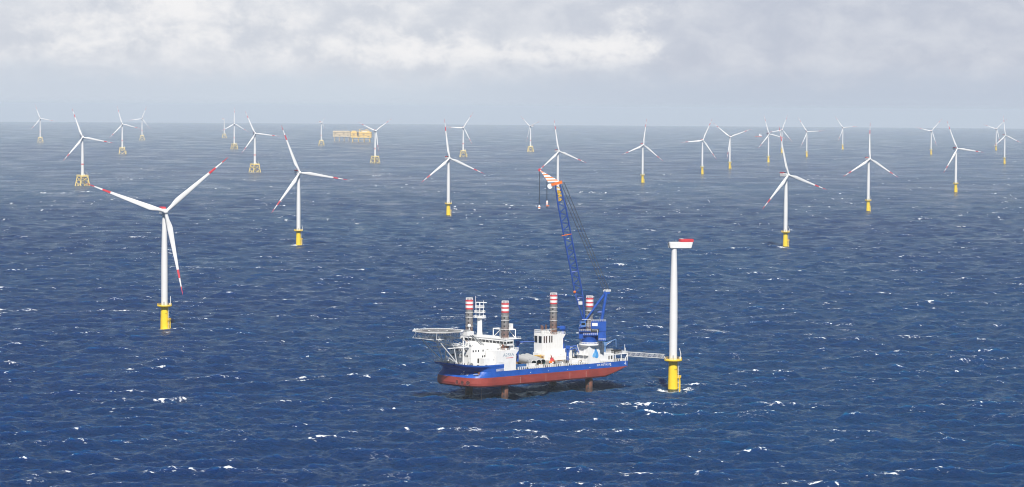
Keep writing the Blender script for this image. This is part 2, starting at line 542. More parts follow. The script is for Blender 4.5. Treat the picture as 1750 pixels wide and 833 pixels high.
    t.link(foam, mx.inputs[0]); t.link(b.outputs[0], mx.inputs[1]); t.link(fo.outputs[0], mx.inputs[2])
    t.link(mx.outputs[0], out.inputs['Surface'])
    return m

# ------------------------------------------------------------------ wind turbines
HUB, ROT = 86.0, 60.0
def blade_mesh(Lb, name, white=WHITE):
    mb = MB()
    secs = 30; n = 14
    rows = []
    for k in range(secs+1):
        s = k/secs
        s = s**1.05
        r = 1.3 + (Lb-1.3)*s
        q = r/Lb
        # chord and thickness along the span
        if q < 0.20:
            e = max(0.0, (q-0.045)/0.155); e = e*e*(3-2*e)
            ch = 2.45 + (4.35-2.45)*e; th = 1.0 + (0.34-1.0)*e; off = 0.5 - 0.17*e
        else:
            e = (q-0.20)/0.80
            ch = 4.35*((1-e)**1.02*0.90 + 0.10*(1-0.35*e))
            if q > 0.97: ch *= max(0.25, 1-((q-0.97)/0.03)**2*0.75)
            th = 0.34 - 0.20*min(1, e*1.5); off = 0.33
        tw = R(16)*max(0, 1-q)**2.0 + R(3)
        pre = -2.0*q*q                                       # prebend towards the wind
        pts = []
        for i in range(n):
            a = 2*math.pi*i/n
            cx = 0.5+0.5*math.cos(a)                           # 1 = trailing edge
            yt = 0.5*math.sin(a)*th*(1-0.55*cx*(1-min(1, max(0, (th-0.34)/0.66))))
            lx = -(cx-off)*ch*(1.0 if q < 0.1 else 0.93); ly = yt*ch
            pts.append((lx*math.cos(tw)-ly*math.sin(tw), lx*math.sin(tw)+ly*math.cos(tw)+pre, r))
        rows.append((q, pts))
    for k in range(secs):
        q = (rows[k][0]+rows[k+1][0])/2
        mat = RED if (0.70 < q < 0.80 or q > 0.905) else white
        vs = rows[k][1]+rows[k+1][1]
        mb.add(vs, [(i, (i+1) % n, (i+1) % n+n, i+n) for i in range(n)], mat, True)
    mb.add(rows[-1][1], [tuple(range(n))], RED)
    mb.add(rows[0][1], [tuple(range(n-1, -1, -1))], white)
    return mb.mesh(name)

def rounded_box(mb, x0, x1, y0, y1, z0, z1, mat, r=0.4, slant=0.0):
    """box with chamfered long edges; slant leans the back face (y1) outwards at the top"""
    sec = [(x0+r, z0), (x1-r, z0), (x1, z0+r), (x1, z1-r), (x1-r, z1), (x0+r, z1), (x0, z1-r), (x0, z0+r)]
    n = len(sec)
    vs = []
    for yy, ins, sl in ((y0, 0.25, 0), (y0+0.35, 0, 0), (y1-0.35, 0, slant), (y1, 0.25, slant)):
        for x, z in sec:
            cx, cz = (x0+x1)/2, (z0+z1)/2
            kx = 1-ins/(x1-x0)*2; kz = 1-ins/(z1-z0)*2
            zz = cz+(z-cz)*kz
            vs.append((cx+(x-cx)*kx, yy+sl*(zz-z0)/(z1-z0), zz))
    fs = [(k*n+i, (k+1)*n+i, (k+1)*n+(i+1) % n, k*n+(i+1) % n) for k in range(3) for i in range(n)]
    fs += [tuple(range(n)), tuple(range(4*n-1, 3*n-1, -1))]
    mb.add(vs, fs, mat)
    return mb

def mono_meshes():
    d = {}
    # yellow transition piece
    m = MB()
    m.lathe([(2.95, -6), (2.95, -1.0), (2.95, 0.9)], GROWTH, 40, cap=False)
    m.lathe([(2.95, 0.9), (2.93, 3), (2.62, 17.2), (2.62, 18.0)], YELLOW, 40, cap=False)
    d['transition_piece'] = m
    m = MB()
    m.lathe([(2.5, 17.7), (5.3, 17.75), (5.3, 18.25), (2.4, 18.3)], YELLOW, 28, cap=False, smooth=False)
    for i in range(14):
        a = 2*math.pi*i/14
        m.tube((2.6*math.cos(a), 2.6*math.sin(a), 16.6), (5.1*math.cos(a), 5.1*math.sin(a), 17.7), 0.12, YELLOW, n=4, caps=False)
    ring = [(5.2*math.cos(2*math.pi*i/24), 5.2*math.sin(2*math.pi*i/24), 18.25) for i in range(24)]
    m.rail(ring, 1.25, YELLOW, 0.06, 1.4, closed=True)
    d['platform'] = m
    m = MB()                                                 # boat landing: two fenders, ladder, rest platform
    for yy in (-0.95, 0.95):
        m.tube((4.15, yy, -4), (4.15, yy, 7.6), 0.24, YELLOW, n=8)
        for zz in (1.6, 4.6, 7.4):
            m.tube((2.6, yy, zz), (4.15, yy, zz), 0.16, YELLOW, n=6)
        m.tube((3.35, yy*0.35, -1), (3.35, yy*0.35, 17.8), 0.08, WHITE, n=5)
    for k in range(36):
        m.tube((3.35, -0.33, 0.3+k*0.48), (3.35, 0.33, 0.3+k*0.48), 0.04, WHITE, n=4, caps=False)
    m.box((3.7, 0, 7.7), (2.0, 2.4, 0.15), YELLOW)
    m.rail([(2.8, 1.15, 7.8), (4.65, 1.15, 7.8), (4.65, -1.15, 7.8), (2.8, -1.15, 7.8)], 1.2, YELLOW, 0.07, 0.8)
    for zz in (10.2, 12.2, 14.2, 16.2):
        m.tube((2.6, -0.3, zz), (3.4, -0.3, zz), 0.06, WHITE, n=4)
        m.tube((2.6, 0.3, zz), (3.4, 0.3, zz), 0.06, WHITE, n=4)
        m.tube((3.9, -0.5, zz), (3.9, 0.5, zz), 0.05, WHITE, n=4)
    d['boat_landing'] = m
    m = MB()                                                 # davit on the platform
    m.tube((4.35, 1.3, 18.2), (4.35, 1.3, 22.2), 0.22, WHITE, n=8)
    m.tube((4.35, 1.3, 21.2), (3.3, 2.8, 24.8), 0.16, WHITE, n=6)
    m.box((4.1, 1.0, 19.2), (0.8, 0.8, 1.6), WHITE)
    d['davit'] = m
    m = MB()
    m.lathe([(2.36, 18.2), (2.38, 40.0), (2.30, 52.0), (1.98, 68.0), (1.58, 82.4), (1.58, 83.9)], WHITE, 36, cap=True)
    m.box((0, -2.4, 19.8), (1.0, 0.2, 2.4), GREY)
    d['tower'] = m
    m = MB()                                                 # nacelle, hub side at -Y
    rounded_box(m, -2.05, 2.05, -2.6, 8.9, 83.8, 88.0, WHITE, 0.45, 0.8)
    d['nacelle'] = m
    m = MB()
    # helicopter hoist deck: red, with high solid sides
    m.span((-1.95, 3.6, 88.0), (1.95, 9.4, 88.25), RED)
    for a, b in (((-2.0, 3.6, 88.25), (-1.9, 9.5, 89.25)), ((1.9, 3.6, 88.25), (2.0, 9.5, 89.25)), ((-1.9, 9.4, 88.25), (1.9, 9.5, 89.25)), ((-1.9, 3.6, 88.25), (1.9, 3.7, 89.25))):
        m.span(a, b, RED)
    d['hoist_deck'] = m
    return d

def hub_mesh(y0, z0, s, name):
    m = MB()
    prof = [(1.55*s, 1.9*s), (1.80*s, 1.0*s), (1.85*s, -0.2*s), (1.70*s, -1.2*s), (1.2*s, -1.95*s), (0.55*s, -2.3*s), (0.05*s, -2.4*s)]
    Mx = Matrix.Rotation(-math.pi/2, 4, 'X')                  # z -> y
    m.lathe([(r, z) for r, z in prof], WHITE, 20, M=Mx, cap=True)
    return m.mesh(name)

def jacket_meshes():
    d = {}
    m = MB()
    top, bot, zt, zb = 7.2, 10.6, 17.5, -5.0
    def at(c, z):
        k = (z-zb)/(zt-zb); w = bot+(top-bot)*k
        return Vector((c[0]*w, c[1]*w, z))
    cs = [(1, 1), (-1, 1), (-1, -1), (1, -1)]
    for c in cs:
        m.tube(at(c, zb), at(c, zt), 0.85, CREAM, n=10)
    for i in range(4):
        a, b = cs[i], cs[(i+1) % 4]
        for z0, z1 in ((-4.5, 7.4), (7.4, 16.4)):
            m.tube(at(a, z0), at(b, z1), 0.42, CREAM, n=8); m.tube(at(b, z0), at(a, z1), 0.42, CREAM, n=8)
    for yy in (-1.2, 1.2):
        m.tube((12.6, yy, -3), (12.6, yy, 8.4), 0.35, CREAM, n=6)
        for zz in (2.0, 7.8):
            m.tube((9.0, yy*3, zz), (12.6, yy, zz), 0.25, CREAM, n=6)
    m.box((11.2, 0, 8.3), (4, 4, 0.3), CREAM)
    d['jacket'] = m
    m = MB()
    m.box((0, 0, 18.6), (16.5, 16.5, 2.2), CREAM)
    m.rail([(8.2, 8.2, 19.7), (-8.2, 8.2, 19.7), (-8.2, -8.2, 19.7), (8.2, -8.2, 19.7)], 1.3, CREAM, 0.08, 2.0, closed=True)
    m.box((5.8, 4.0, 21.2), (2.2, 2.2, 3.0), WHITE)
    m.tube((6.8, -5, 19.7), (6.8, -5, 25.0), 0.25, WHITE, n=6); m.tube((6.8, -5, 25.0), (3.6, -5, 26.6), 0.2, WHITE, n=6)
    d['platform'] = m
    m = MB()
    m.lathe([(2.85, 19.7), (2.8, 39.9)], WHITE, 32, cap=False)
    m.lathe([(2.8, 39.9), (2.78, 41.9)], RED, 32, cap=False)
    m.lathe([(2.78, 41.9), (2.7, 55), (2.1, 75.0), (1.75, 88.4)], WHITE, 32, cap=True)
    d['tower'] = m
    m = MB()
    rounded_box(m, -2.6, 2.6, -3.2, 11.2, 88.3, 94.2, WHITE, 0.7, 0.3)
    d['nacelle'] = m
    m = MB()
    m.span((-2.2, 5.0, 94.2), (2.2, 11.2, 94.45), RED)
    m.span((-2.3, 5.0, 94.45), (-2.2, 11.3, 95.3), RED); m.span((2.2, 5.0, 94.45), (2.3, 11.3, 95.3), RED)
    d['hoist_deck'] = m
    return d

MONO = {k: v.mesh(k) for k, v in mono_meshes().items()}
JACK = {k: v.mesh(k) for k, v in jacket_meshes().items()}
BL_M = blade_mesh(60.0, 'blade'); BL_J = blade_mesh(58.0, 'blade')
HB_M = hub_mesh(0, 0, 1.0, 'hub'); HB_J = hub_mesh(0, 0, 1.25, 'hub')
HUBZ = {'M': 86.0, 'J': 91.0}; OVER = {'M': 4.3, 'J': 5.2}
WASH = []

def child(name, me, parent, M):
    o = bpy.data.objects.new(name, me); COL.objects.link(o)
    o.parent = parent; o.matrix_local = M
    return o

def turbine(kind, base, hub, tip, psi, label, rotor=True, bscale=1.0, landing=R(10), group=None, shadow=None):
    P = ground(*base)
    hz = height_at(P, hub[1] + (3 if not rotor else 0)*0)
    s = (hz-P.z)/HUBZ[kind]
    root = empty('wind_turbine', P, 0.0, s)
    tag(root, label, 'wind turbine', group)
    D = MONO if kind == 'M' else JACK
    I = Matrix.Identity(4)
    psi = R(psi)
    Ry = Matrix.Rotation(psi, 4, 'Z')
    for nm in D:
        if nm in ('nacelle',):
            nac = child(nm, D[nm], root, Ry)
        elif nm == 'hoist_deck':
            child(nm, D[nm], nac, I)
        elif nm in ('boat_landing', 'davit', 'jacket', 'platform'):
            child(nm, D[nm], root, Matrix.Rotation(landing, 4, 'Z'))
        else:
            child(nm, D[nm], root, I)
    if rotor:
        az = math.atan2(P.x, P.y)
        rel = psi + az                              # yaw as seen along the line of sight
        dx, dy = tip[0], tip[1]
        # undo the camera roll
        c, s_ = math.cos(ROLL), math.sin(ROLL)
        dx, dy = dx*c + dy*s_, -dx*s_ + dy*c
        th = math.atan2(dx/math.cos(rel), -dy)
        T = Ry @ Matrix.Translation((0, -OVER[kind], HUBZ[kind])) @ Matrix.Rotation(R(-5), 4, 'X')
        child('hub', HB_M if kind == 'M' else HB_J, root, T)
        for k in range(3):
            child('blade', BL_M if kind == 'M' else BL_J, root, T @ Matrix.Rotation(th+k*2*math.pi/3, 4, 'Y') @ Matrix.Scale(bscale, 4))
    d = math.hypot(P.x, P.y)
    WASH.append((P.x, P.y, 6.5*s if kind == 'M' else 13*s, 0.75, random.choice((-1, 1, 1))))
    return root

GM, GJ = 'wind turbines on yellow monopiles', 'wind turbines on lattice jackets'
turbine('M', (281, 565), (285, 362), (103, -88), 20, 'largest white turbine at left front, one blade pointing down past its tower', landing=R(-18), group=GM, bscale=1.02)
T_FRONT = bpy.data.objects['wind_turbine']
turbine('M', (510, 420.5), (511, 295.5), (-30, -82), 24, 'white turbine on yellow pile, second nearest on the left, blade tip over the hazy sea', landing=R(-12), group=GM)
turbine('M', (766, 369), (766, 271), (-7, -66), 24, 'white turbine on yellow pile in open water left of the crane boom', landing=R(-10), group=GM)
turbine('M', (953, 338), (953, 259), (-7, -54), 26, 'white turbine whose yellow pile is hidden behind the crane head', group=GM)
turbine('M', (1098, 313), (1099, 248), (6, -43), 22, 'white turbine on yellow pile alone between the crane and the rotorless tower', group=GM)
turbine('M', (1200, 298), (1201, 240), (15, -34), 15, 'white turbine with one blade level to the left, just right of the rotorless tower', group=GM)
turbine('M', (1247, 289), (1248, 234.5), (-25, -21), 5, 'white turbine in Y shape with one blade hanging straight down its tower', group=GM)
turbine('M', (1313, 278), (1313.4, 229.6), (-7.7, -29.7), 22, 'white turbine just left of the tall upright blade of the nearest right turbine', group=GM)
turbine('M', (1336, 262), (1337.5, 222.4), (8, -22), 10, 'distant white turbine standing behind the upright blade of a nearer turbine', group=GM)
turbine('M', (1378.5, 268.5), (1378.8, 225.7), (-13.7, -22), 12, 'distant white turbine right of the tall upright blade, one blade level to the right', group=GM)
turbine('M', (1342, 422.5), (1345, 299.5), (-13.5, -84), 34, 'large white turbine nearest at right, red topped nacelle sticking out left of its hub', landing=R(-12), group=GM)
turbine('M', (1483.5, 361.5), (1485, 272), (1.5, -63.5), 22, 'white turbine on yellow pile with one blade straight up, right of the nearest right turbine', landing=R(-12), group=GM)
turbine('M', (1440, 255.7), (1440.5, 218.8), (-11.5, -16.8), 12, 'tiny distant white turbine alone near the horizon, right of centre of the right half', group=GM)
turbine('M', (1633, 329.5), (1635, 254.5), (-16, -46), 24, 'white turbine on yellow pile, biggest near the right edge of the sea', landing=R(-8), group=GM)
turbine('M', (1591, 264.7), (1591.8, 224.2), (16.2, -19), 12, 'small distant white turbine just left of the biggest one near the right edge', group=GM)
turbine('M', (1702, 257.5), (1703, 220.6), (15.3, -15.3), 12, 'farther small turbine of the overlapping pair at the far right', group=GM)
turbine('M', (1716.5, 280.5), (1717.6, 231.8), (-3, -32), 22, 'nearer turbine of the overlapping pair at the far right, rightmost of all', group=GM)

turbine('J', (68.8, 244), (68.8, 203), (-8.3, -23.5), 12, 'distant turbine on lattice jacket, leftmost of all', group=GJ)
turbine('J', (141, 318), (140, 235.4), (-17.3, -50), 16, 'biggest turbine on a lattice jacket, above the left blade tip of the front turbine', landing=R(40), group=GJ)
turbine('J', (209, 263.8), (208.6, 212.7), (-8.5, -30), 14, 'lattice jacket turbine third from the left, its blade reaching behind a farther one', group=GJ)
turbine('J', (242.8, 239.8), (242.8, 203), (8, -19.6), 0, 'small distant jacket turbine with one blade level to the left, fourth from the left', group=GJ)
turbine('J', (400.3, 255.5), (400.9, 211.8), (0.3, -27), 10, 'jacket turbine with one blade straight up, beside the jacket tower without rotor', landing=R(30), group=GJ)
turbine('J', (435.5, 294.8), (435.7, 228.8), (-17.3, -40.3), 16, 'jacket turbine left of the second nearest yellow pile turbine, red band on tower', landing=R(40), group=GJ)
turbine('J', (549, 248.8), (549.8, 209.8), (4.5, -8), 40, 'pale turbine with short blades on a jacket, left of the yellow transformer platform', bscale=0.5, group=GJ)
turbine('J', (641, 279.4), (641.2, 224), (28, -21), 24, 'jacket turbine standing in front of the right end of the transformer platform', landing=R(40), group=GJ)
turbine('J', (791.5, 268.4), (792.3, 218.6), (15, -23.3), 8, 'jacket turbine behind and right of the yellow pile turbine left of the boom', group=GJ)
turbine('J', (906.5, 259.8), (905.5, 216.2), (-15.8, -17.7), -42, 'jacket turbine turned to the left, just left of the crane jib tip', group=GJ)

# towers still without rotor
rt = turbine('J', (383.2, 236.2), (383.5, 204.5), (0, -1), 60, 'distant jacket tower with bare nacelle and no blades', rotor=False)
rt.name = 'turbine_tower'; rt['category'] = 'turbine tower'

P = ground(1149.8, 667.5)
s_t = (height_at(P, 424.5)-P.z)/84.1
tow = empty('turbine_tower', P, 0.0, s_t)
tag(tow, 'white rotorless tower on yellow pile beside the ship, bare nacelle with red rear deck', 'turbine tower')
for nm in ('transition_piece', 'tower'):
    child(nm, MONO[nm], tow, Matrix.Identity(4))
for nm in ('platform', 'boat_landing', 'davit'):
    child(nm, MONO[nm], tow, Matrix.Rotation(R(-14), 4, 'Z'))
TOW = tow
NY = R(-78)
m = MB()
rounded_box(m, -2.0, 2.0, -2.9, 10.0, 84.0, 87.8, WHITE, 0.25, 1.0)
Mx = Matrix.Translation((0, -2.9, 85.9)) @ Matrix.Rotation(math.pi/2, 4, 'X')
nac = m.build('nacelle', tow, Matrix.Rotation(NY, 4, 'Z'))
m = MB()
m.lathe([(1.7, -0.4), (1.7, 0.55), (1.45, 0.55), (1.4, -0.1)], GREY, 24, M=Mx, cap=False)
m.lathe([(1.42, -0.3), (1.42, 0.12)], DARK, 24, M=Mx)
m.build('main_bearing', nac)
m = MB()
m.span((-1.9, 3.8, 87.8), (1.9, 10.9, 88.05), RED)
for a, b in (((-2.0, 3.2, 87.85), (-1.9, 11.2, 89.5)), ((1.9, 3.2, 87.85), (2.0, 11.2, 89.5)), ((-1.9, 11.1, 87.85), (1.9, 11.2, 89.5)), ((-1.9, 3.2, 87.85), (1.9, 3.3, 89.5))):
    m.span(a, b, RED)
m.span((-1.6, 3.5, 89.5), (1.6, 5.2, 89.7), WHITE)
m.build('hoist_deck', nac)
lettering('Eecla', 1.9, TXTG, nac, (-2.03, 1.6, 85.8), (0, -1, 0), (0, 0, 1), 0.02)

def wrap_text(s, size, mat, parent, r, z, ang):
    me = text_mesh(s, size, 0.02)
    me.materials.clear(); me.materials.append(mat)
    for v in me.vertices:
        a = ang + v.co.x/r
        rr = r + 0.03 + v.co.z
        v.co = (rr*math.cos(a), rr*math.sin(a), z+v.co.y)
    o = bpy.data.objects.new('lettering', me); COL.objects.link(o); o.parent = parent
wrap_text('LO3', 1.15, DARK, tow, 2.74, 12.6, R(-55))
wrap_text('LO3', 1.15, DARK, tow, 2.74, 12.6, R(-190))
wrap_text('LO', 1.0, DARK, T_FRONT, 2.74, 12.4, R(-60))

# ------------------------------------------------------------------ the jack-up ship
SHIP_X, SHIP_Y = -13.9, 1495.0
ship = empty('jackup_ship', (SHIP_X, SHIP_Y, drop(SHIP_X, SHIP_Y)), math.atan2(-0.676, -0.737))
tag(ship, 'blue and red jack-up installation ship with white houses standing on four legs', 'ship')
ZB, ZW, ZD, ZF = 8.2, 13.5, 16.7, 20.6        # keel, paint line, main deck, forecastle rail
LEGS = [(0.0, 15.25), (0.0, -15.25), (-66.5, 15.25), (-66.5, -15.25)]
HB = 19.5

NB = 3.8
def outline(Lb, back=-95.5, hb=HB, x0=6.0, n=NB, k=26, stern_r=1.5):
    Lb = Lb*0.92
    """half plan from the stern (port) round the bow to the stern (starboard)"""
    pts = [(back, hb-stern_r), (back+stern_r, hb), (-60, hb), (-30, hb), (x0-3, hb)]
    for i in range(k+1):
        t = math.pi/2*(1-2*i/k)
        c, s = abs(math.cos(t)), math.sin(t)
        pts.append((x0+Lb*c**(2/n), hb*math.copysign(abs(s)**(2/n), s)))
    pts += [(x0-3, -hb), (-30, -hb), (-60, -hb), (back+stern_r, -hb), (back, -(hb-stern_r))]
    return pts

def hull():
    m = MB()
    levels = []
    for z, Lb, hb in ((ZB, 19.5, 17.6), (ZB+1.0, 21.6, 19.2), (ZB+2.2, 22.2, 19.5), (ZW, 21.8, 19.5), (ZW+0.05, 21.6, 19.5), (ZD-0.6, 18.4, 19.5), (ZD+0.9, 17.6, 19.5)):
        levels.append((z, outline(Lb, hb=hb)))
    npt = len(levels[0][1])
    rows = []
    for z, pl in levels:
        row = []
        for (x, y) in pl:
            zz = z
            # raked stern: bottom rises aft of x = -76
            if x < -76 and z < ZW:
                e = (-76-x)/19.5
                lift = (ZW+0.6-ZB)*min(1, e)**1.25
                zz = max(z, min(ZB+lift + (z-ZB)*0.35, ZW+0.02 if x > -90 else ZW+0.6))
            row.append((x, y, zz))
        rows.append(row)
    # split long side so the rake has points
    def dens(row):
        out = []
        for a, b in zip(row, row[1:]+row[:1]):
            out.append(a)
        return out
    for k in range(len(rows)-1):
        mat = SHIPR if levels[k+1][0] <= ZW+0.01 else SHIPB
        vs = rows[k]+rows[k+1]
        m.add(vs, [(i+1, i, i+npt, i+1+npt) for i in range(npt-1)], mat, False)
        m.add(vs, [(0, npt-1, 2*npt-1, npt)], mat)
    return m, rows
def outline_full(Lb, hb):
    pl = outline(Lb, hb=hb)
    # extra stations along the sides for the raked stern
    def ins(a, b, xs):
        return [(x, a[1]+(b[1]-a[1])*(x-a[0])/(b[0]-a[0])) for x in xs]
    port = [pl[0], pl[1]] + ins(pl[1], pl[2], (-91, -88, -85, -82, -79, -76, -71)) + pl[2:]
    stbd = port[:-5] + [port[-5], port[-4], port[-3]] + ins(port[-3], port[-2], (-71, -76, -79, -82, -85, -88, -91)) + port[-2:]
    return stbd
_old_outline = outline
_base = outline
def outline2(Lb, hb=HB): return outline_full(Lb, hb)

def build_hull():
    m = MB()
    spec = [(ZB, 21.2, 18.9), (ZB+0.8, 22.1, 19.4), (ZB+2.2, 22.4, 19.5), (ZW, 21.9, 19.5), (ZW+0.9, 21.0, 19.5), (ZD-0.6, 18.2, 19.5), (ZD, 17.4, 19.5)]
    rows = []
    for z, Lb, hb in spec:
        row = []
        for x, y in outline2(Lb, hb):
            zz = z
            if x < -76 and z <= ZW:
                e = min(1.0, (-76-x)/19.5)
                keel = ZB + (ZW+0.5-ZB)*e**1.2
                zz = keel + (z-ZB)/(ZW-ZB)*max(ZW-keel, 0.02)
            row.append((x, y, zz))
        rows.append(row)
    npt = len(rows[0])
    for k in range(len(rows)-1):
        mat = SHIPR if spec[k+1][0] <= ZW+0.01 else SHIPB
        vs = rows[k]+rows[k+1]
        m.add(vs, [(i+1, i, i+npt, i+1+npt) for i in range(npt-1)], mat, False)
        m.add(vs, [(0, npt-1, 2*npt-1, npt)], mat)
    m.add(rows[-1], [tuple(range(npt-1, -1, -1))], DECK)
    # bottom as strips across the beam
    b = rows[0]
    m.add(b, [(i, i+1, npt-2-i, npt-1-i) for i in range(npt//2-1)], SHIPR)
    return m
hull_o = build_hull().build('hull', ship)

# blue bulwark strip of the main deck edge and bow flare with the forecastle
def forecastle():
    m = MB()
    lv = [(ZD, 17.4, 19.5), (ZD+1.6, 18.0, 19.5), (ZD+2.6, 22.0, 19.6), (ZF-0.9, 25.0, 19.7), (ZF, 25.6, 19.7)]
    rows = []
    for z, Lb, hb in lv:
        pl = _base(Lb, hb=hb)
        pl = [q for q in pl if q[0] >= 2.9]
        # the forecastle is open at the rear, ends at x = 4
        rows.append([(max(x, 4.5), y, z + (0.9*max(0, (x-18)/14)**2 if z > ZD+2 else 0)) for x, y in pl])
    npt = len(rows[0])
    for k in range(len(rows)-1):
        vs = rows[k]+rows[k+1]
        m.add(vs, [(i+1, i, i+npt, i+1+npt) for i in range(npt-1)], SHIPB, False)
    top = rows[-2]
    m.add(top, [tuple(range(npt-1, -1, -1))], DECK)
    # inside of the bulwark
    inn = [(x*0.985+0.05, y*0.985, z) for x, y, z in rows[-1]]
    vs = rows[-1]+inn
    m.add(vs, [(i+1, i, i+npt, i+1+npt) for i in range(npt-1)], SHIPB)
    inb = [(x*0.985+0.05, y*0.985, z) for x, y, z in rows[-2]]
    vs = inn+inb
    m.add(vs, [(i+1, i, i+npt, i+1+npt) for i in range(npt-1)], SHIPW)
    m.add([rows[0][0], rows[-2][0], rows[-2][-1], rows[0][-1]], [(0, 1, 2, 3)], SHIPW)
    return m, rows
fm, frows = forecastle()
fc = fm.build('forecastle', ship)

# deck edge fence
m = MB()
for sgn in (1, -1):
    xs = np.arange(-94, -6, 1.45)
    for x in xs:
        m.box((x, sgn*19.2, ZD+0.75), (0.45, 0.14, 1.5), SHIPW)
    m.tube((-94, sgn*19.2, ZD+1.45), (-6, sgn*19.2, ZD+1.45), 0.10, SHIPW, n=4)
    m.tube((-94, sgn*19.2, ZD+0.8), (-6, sgn*19.2, ZD+0.8), 0.07, SHIPW, n=4)
m.build('deck_railing', ship)
m = MB()
top = frows[-1]
m.rail([(x*0.99, y*0.99, z) for x, y, z in top], 1.15, SHIPW, 0.05, 1.6)
m.build('railing', fc)

# bow thruster openings, anchor recess, marks, anchor chain
def bow_point(z, y, proud=0.0):
    """point and outward normal on the bow skin at height z and lateral y"""
    lv = [(ZB, 21.2, 18.9), (ZB+0.8, 22.1, 19.4), (ZB+2.2, 22.4, 19.5), (ZW, 21.9, 19.5), (ZW+0.9, 21.0, 19.5), (ZD-0.6, 18.2, 19.5), (ZD, 17.4, 19.5), (ZD+1.6, 18.0, 19.5), (ZD+2.6, 22.0, 19.6), (ZF-0.9, 25.0, 19.7), (ZF, 25.6, 19.7)]
    zs = [l[0] for l in lv]
    def X(zz, yy):
        Lb = float(np.interp(zz, zs, [l[1] for l in lv])); hb = float(np.interp(zz, zs, [l[2] for l in lv]))
        return 6.0 + 0.92*Lb*max(0.0, 1-(abs(yy)/hb)**NB)**(1/NB)
    p = Vector((X(z, y), y, z))
    e = 0.15
    ty = Vector((X(z, y+e)-X(z, y-e), 2*e, 0)); tz = Vector((X(z+e, y)-X(z-e, y), 0, 2*e))
    nrm = ty.cross(tz).normalized()
    if nrm.x < 0: nrm = -nrm
    return p + nrm*proud, nrm, ty.normalized()
for y in (4.6, 8.7, 12.6):
    m = MB()
    p, nrm, ty = bow_point(ZB+2.35, y)
    Mq = Matrix.Translation(p) @ nrm.to_track_quat('Z', 'Y').to_matrix().to_4x4()
    m.lathe([(1.5, -0.3), (1.5, 0.16), (1.25, 0.16), (1.25, -0.3)], SHIPR, 24, M=Mq, cap=False)
    m.lathe([(1.26, -0.2), (1.26, 0.08)], DARK, 24, M=Mq)
    for k in (-0.7, 0, 0.7):
        m.box((k, 0, 0.12), (0.14, 2.2, 0.06), SHIPR, M=Mq @ Matrix.Rotation(R(35), 4, 'Z'))
    m.build('bow_thruster', hull_o)
m = MB()
p, nrm, ty = bow_point(ZD-0.1, 14.6)
Mq = Matrix.Translation(p) @ nrm.to_track_quat('Z', 'Y').to_matrix().to_4x4()
m.prism([(-2.0, -1.6), (2.0, -1.6), (1.4, 1.9), (-1.4, 1.9)], -0.6, 0.10, RUST, M=Mq)
m.prism([(-1.2, -0.9), (1.2, -0.9), (0.8, 1.1), (-0.8, 1.1)], 0.1, 0.22, DARK, M=Mq)
m.box((0, -1.9, 0.2), (3.6, 0.35, 0.4), GREY, M=Mq)
m.box((0, -2.4, 0.4), (2.6, 0.3, 0.5), DARK, M=Mq)
m.build('anchor_recess', hull_o)
m = MB()
for dy, dz in ((5.6, 1.6), (5.6, 2.9), (7.0, 1.6)):
    p, nrm, ty = bow_point(ZW+dz, dy)
    Mq = Matrix.Translation(p) @ nrm.to_track_quat('Z', 'Y').to_matrix().to_4x4()
    m.lathe([(0.62, -0.05), (0.62, 0.05)], SHIPW, 14, M=Mq)
p, nrm, ty = bow_point(ZW+1.7, 10.2)
Mq = Matrix.Translation(p) @ nrm.to_track_quat('Z', 'Y').to_matrix().to_4x4()
m.box((-0.1, 0.25, 0.0), (1.6, 0.4, 0.12), SHIPW, M=Mq); m.box((-0.6, -0.3, 0.0), (0.4, 1.1, 0.12), SHIPW, M=Mq); m.box((0.5, -0.1, 0.0), (0.4, 1.4, 0.12), SHIPW, M=Mq)
m.build('bow_marking', hull_o)
m = MB()
p, nrm, ty = bow_point(ZD-1.5, 17.6, 0.25)
m.tube(p, (p.x+0.3, p.y+0.2, -1.5), 0.16, ROPE, n=5)
m.build('anchor_chain', hull_o)
for x in (-8, -28, -47, -60):
    m = MB(); m.box((x, HB+0.02, (ZB+ZW)/2), (0.14, 0.05, ZW-ZB-1.8), paint('draft_mark', (0.55, 0.42, 0.35), 0.6)); m.build('weld_mark', hull_o)
for x in (-16, -30, -45, -63, -80):
    m = MB(); m.box((x, HB+0.02, ZW+1.1), (0.6, 0.06, 0.3), SHIPW); m.build('hull_marking', hull_o)
lettering('SEA INSTALLER', 1.75, SHIPW, hull_o, (-74.5, HB+0.04, ZD-1.25), (-1, 0, 0), (0, 0, 1), 0.03, 1.0)
m = MB()
m.prism([(-92.2, 0), (-91.8, 0), (-91.8, 1.7), (-92.2, 1.7)], 0, 0.05, SHIPW, M=Matrix(((1, 0, 0, 0), (0, 0, 1, HB), (0, 1, 0, ZD-2.1), (0, 0, 0, 1))))
m.box((-91.6, HB+0.03, ZD-1.5), (1.0, 0.06, 0.35), SHIPW); m.box((-92.4, HB+0.03, ZD-2.0), (1.0, 0.06, 0.35), SHIPW)
m.build('stern_marking', hull_o)

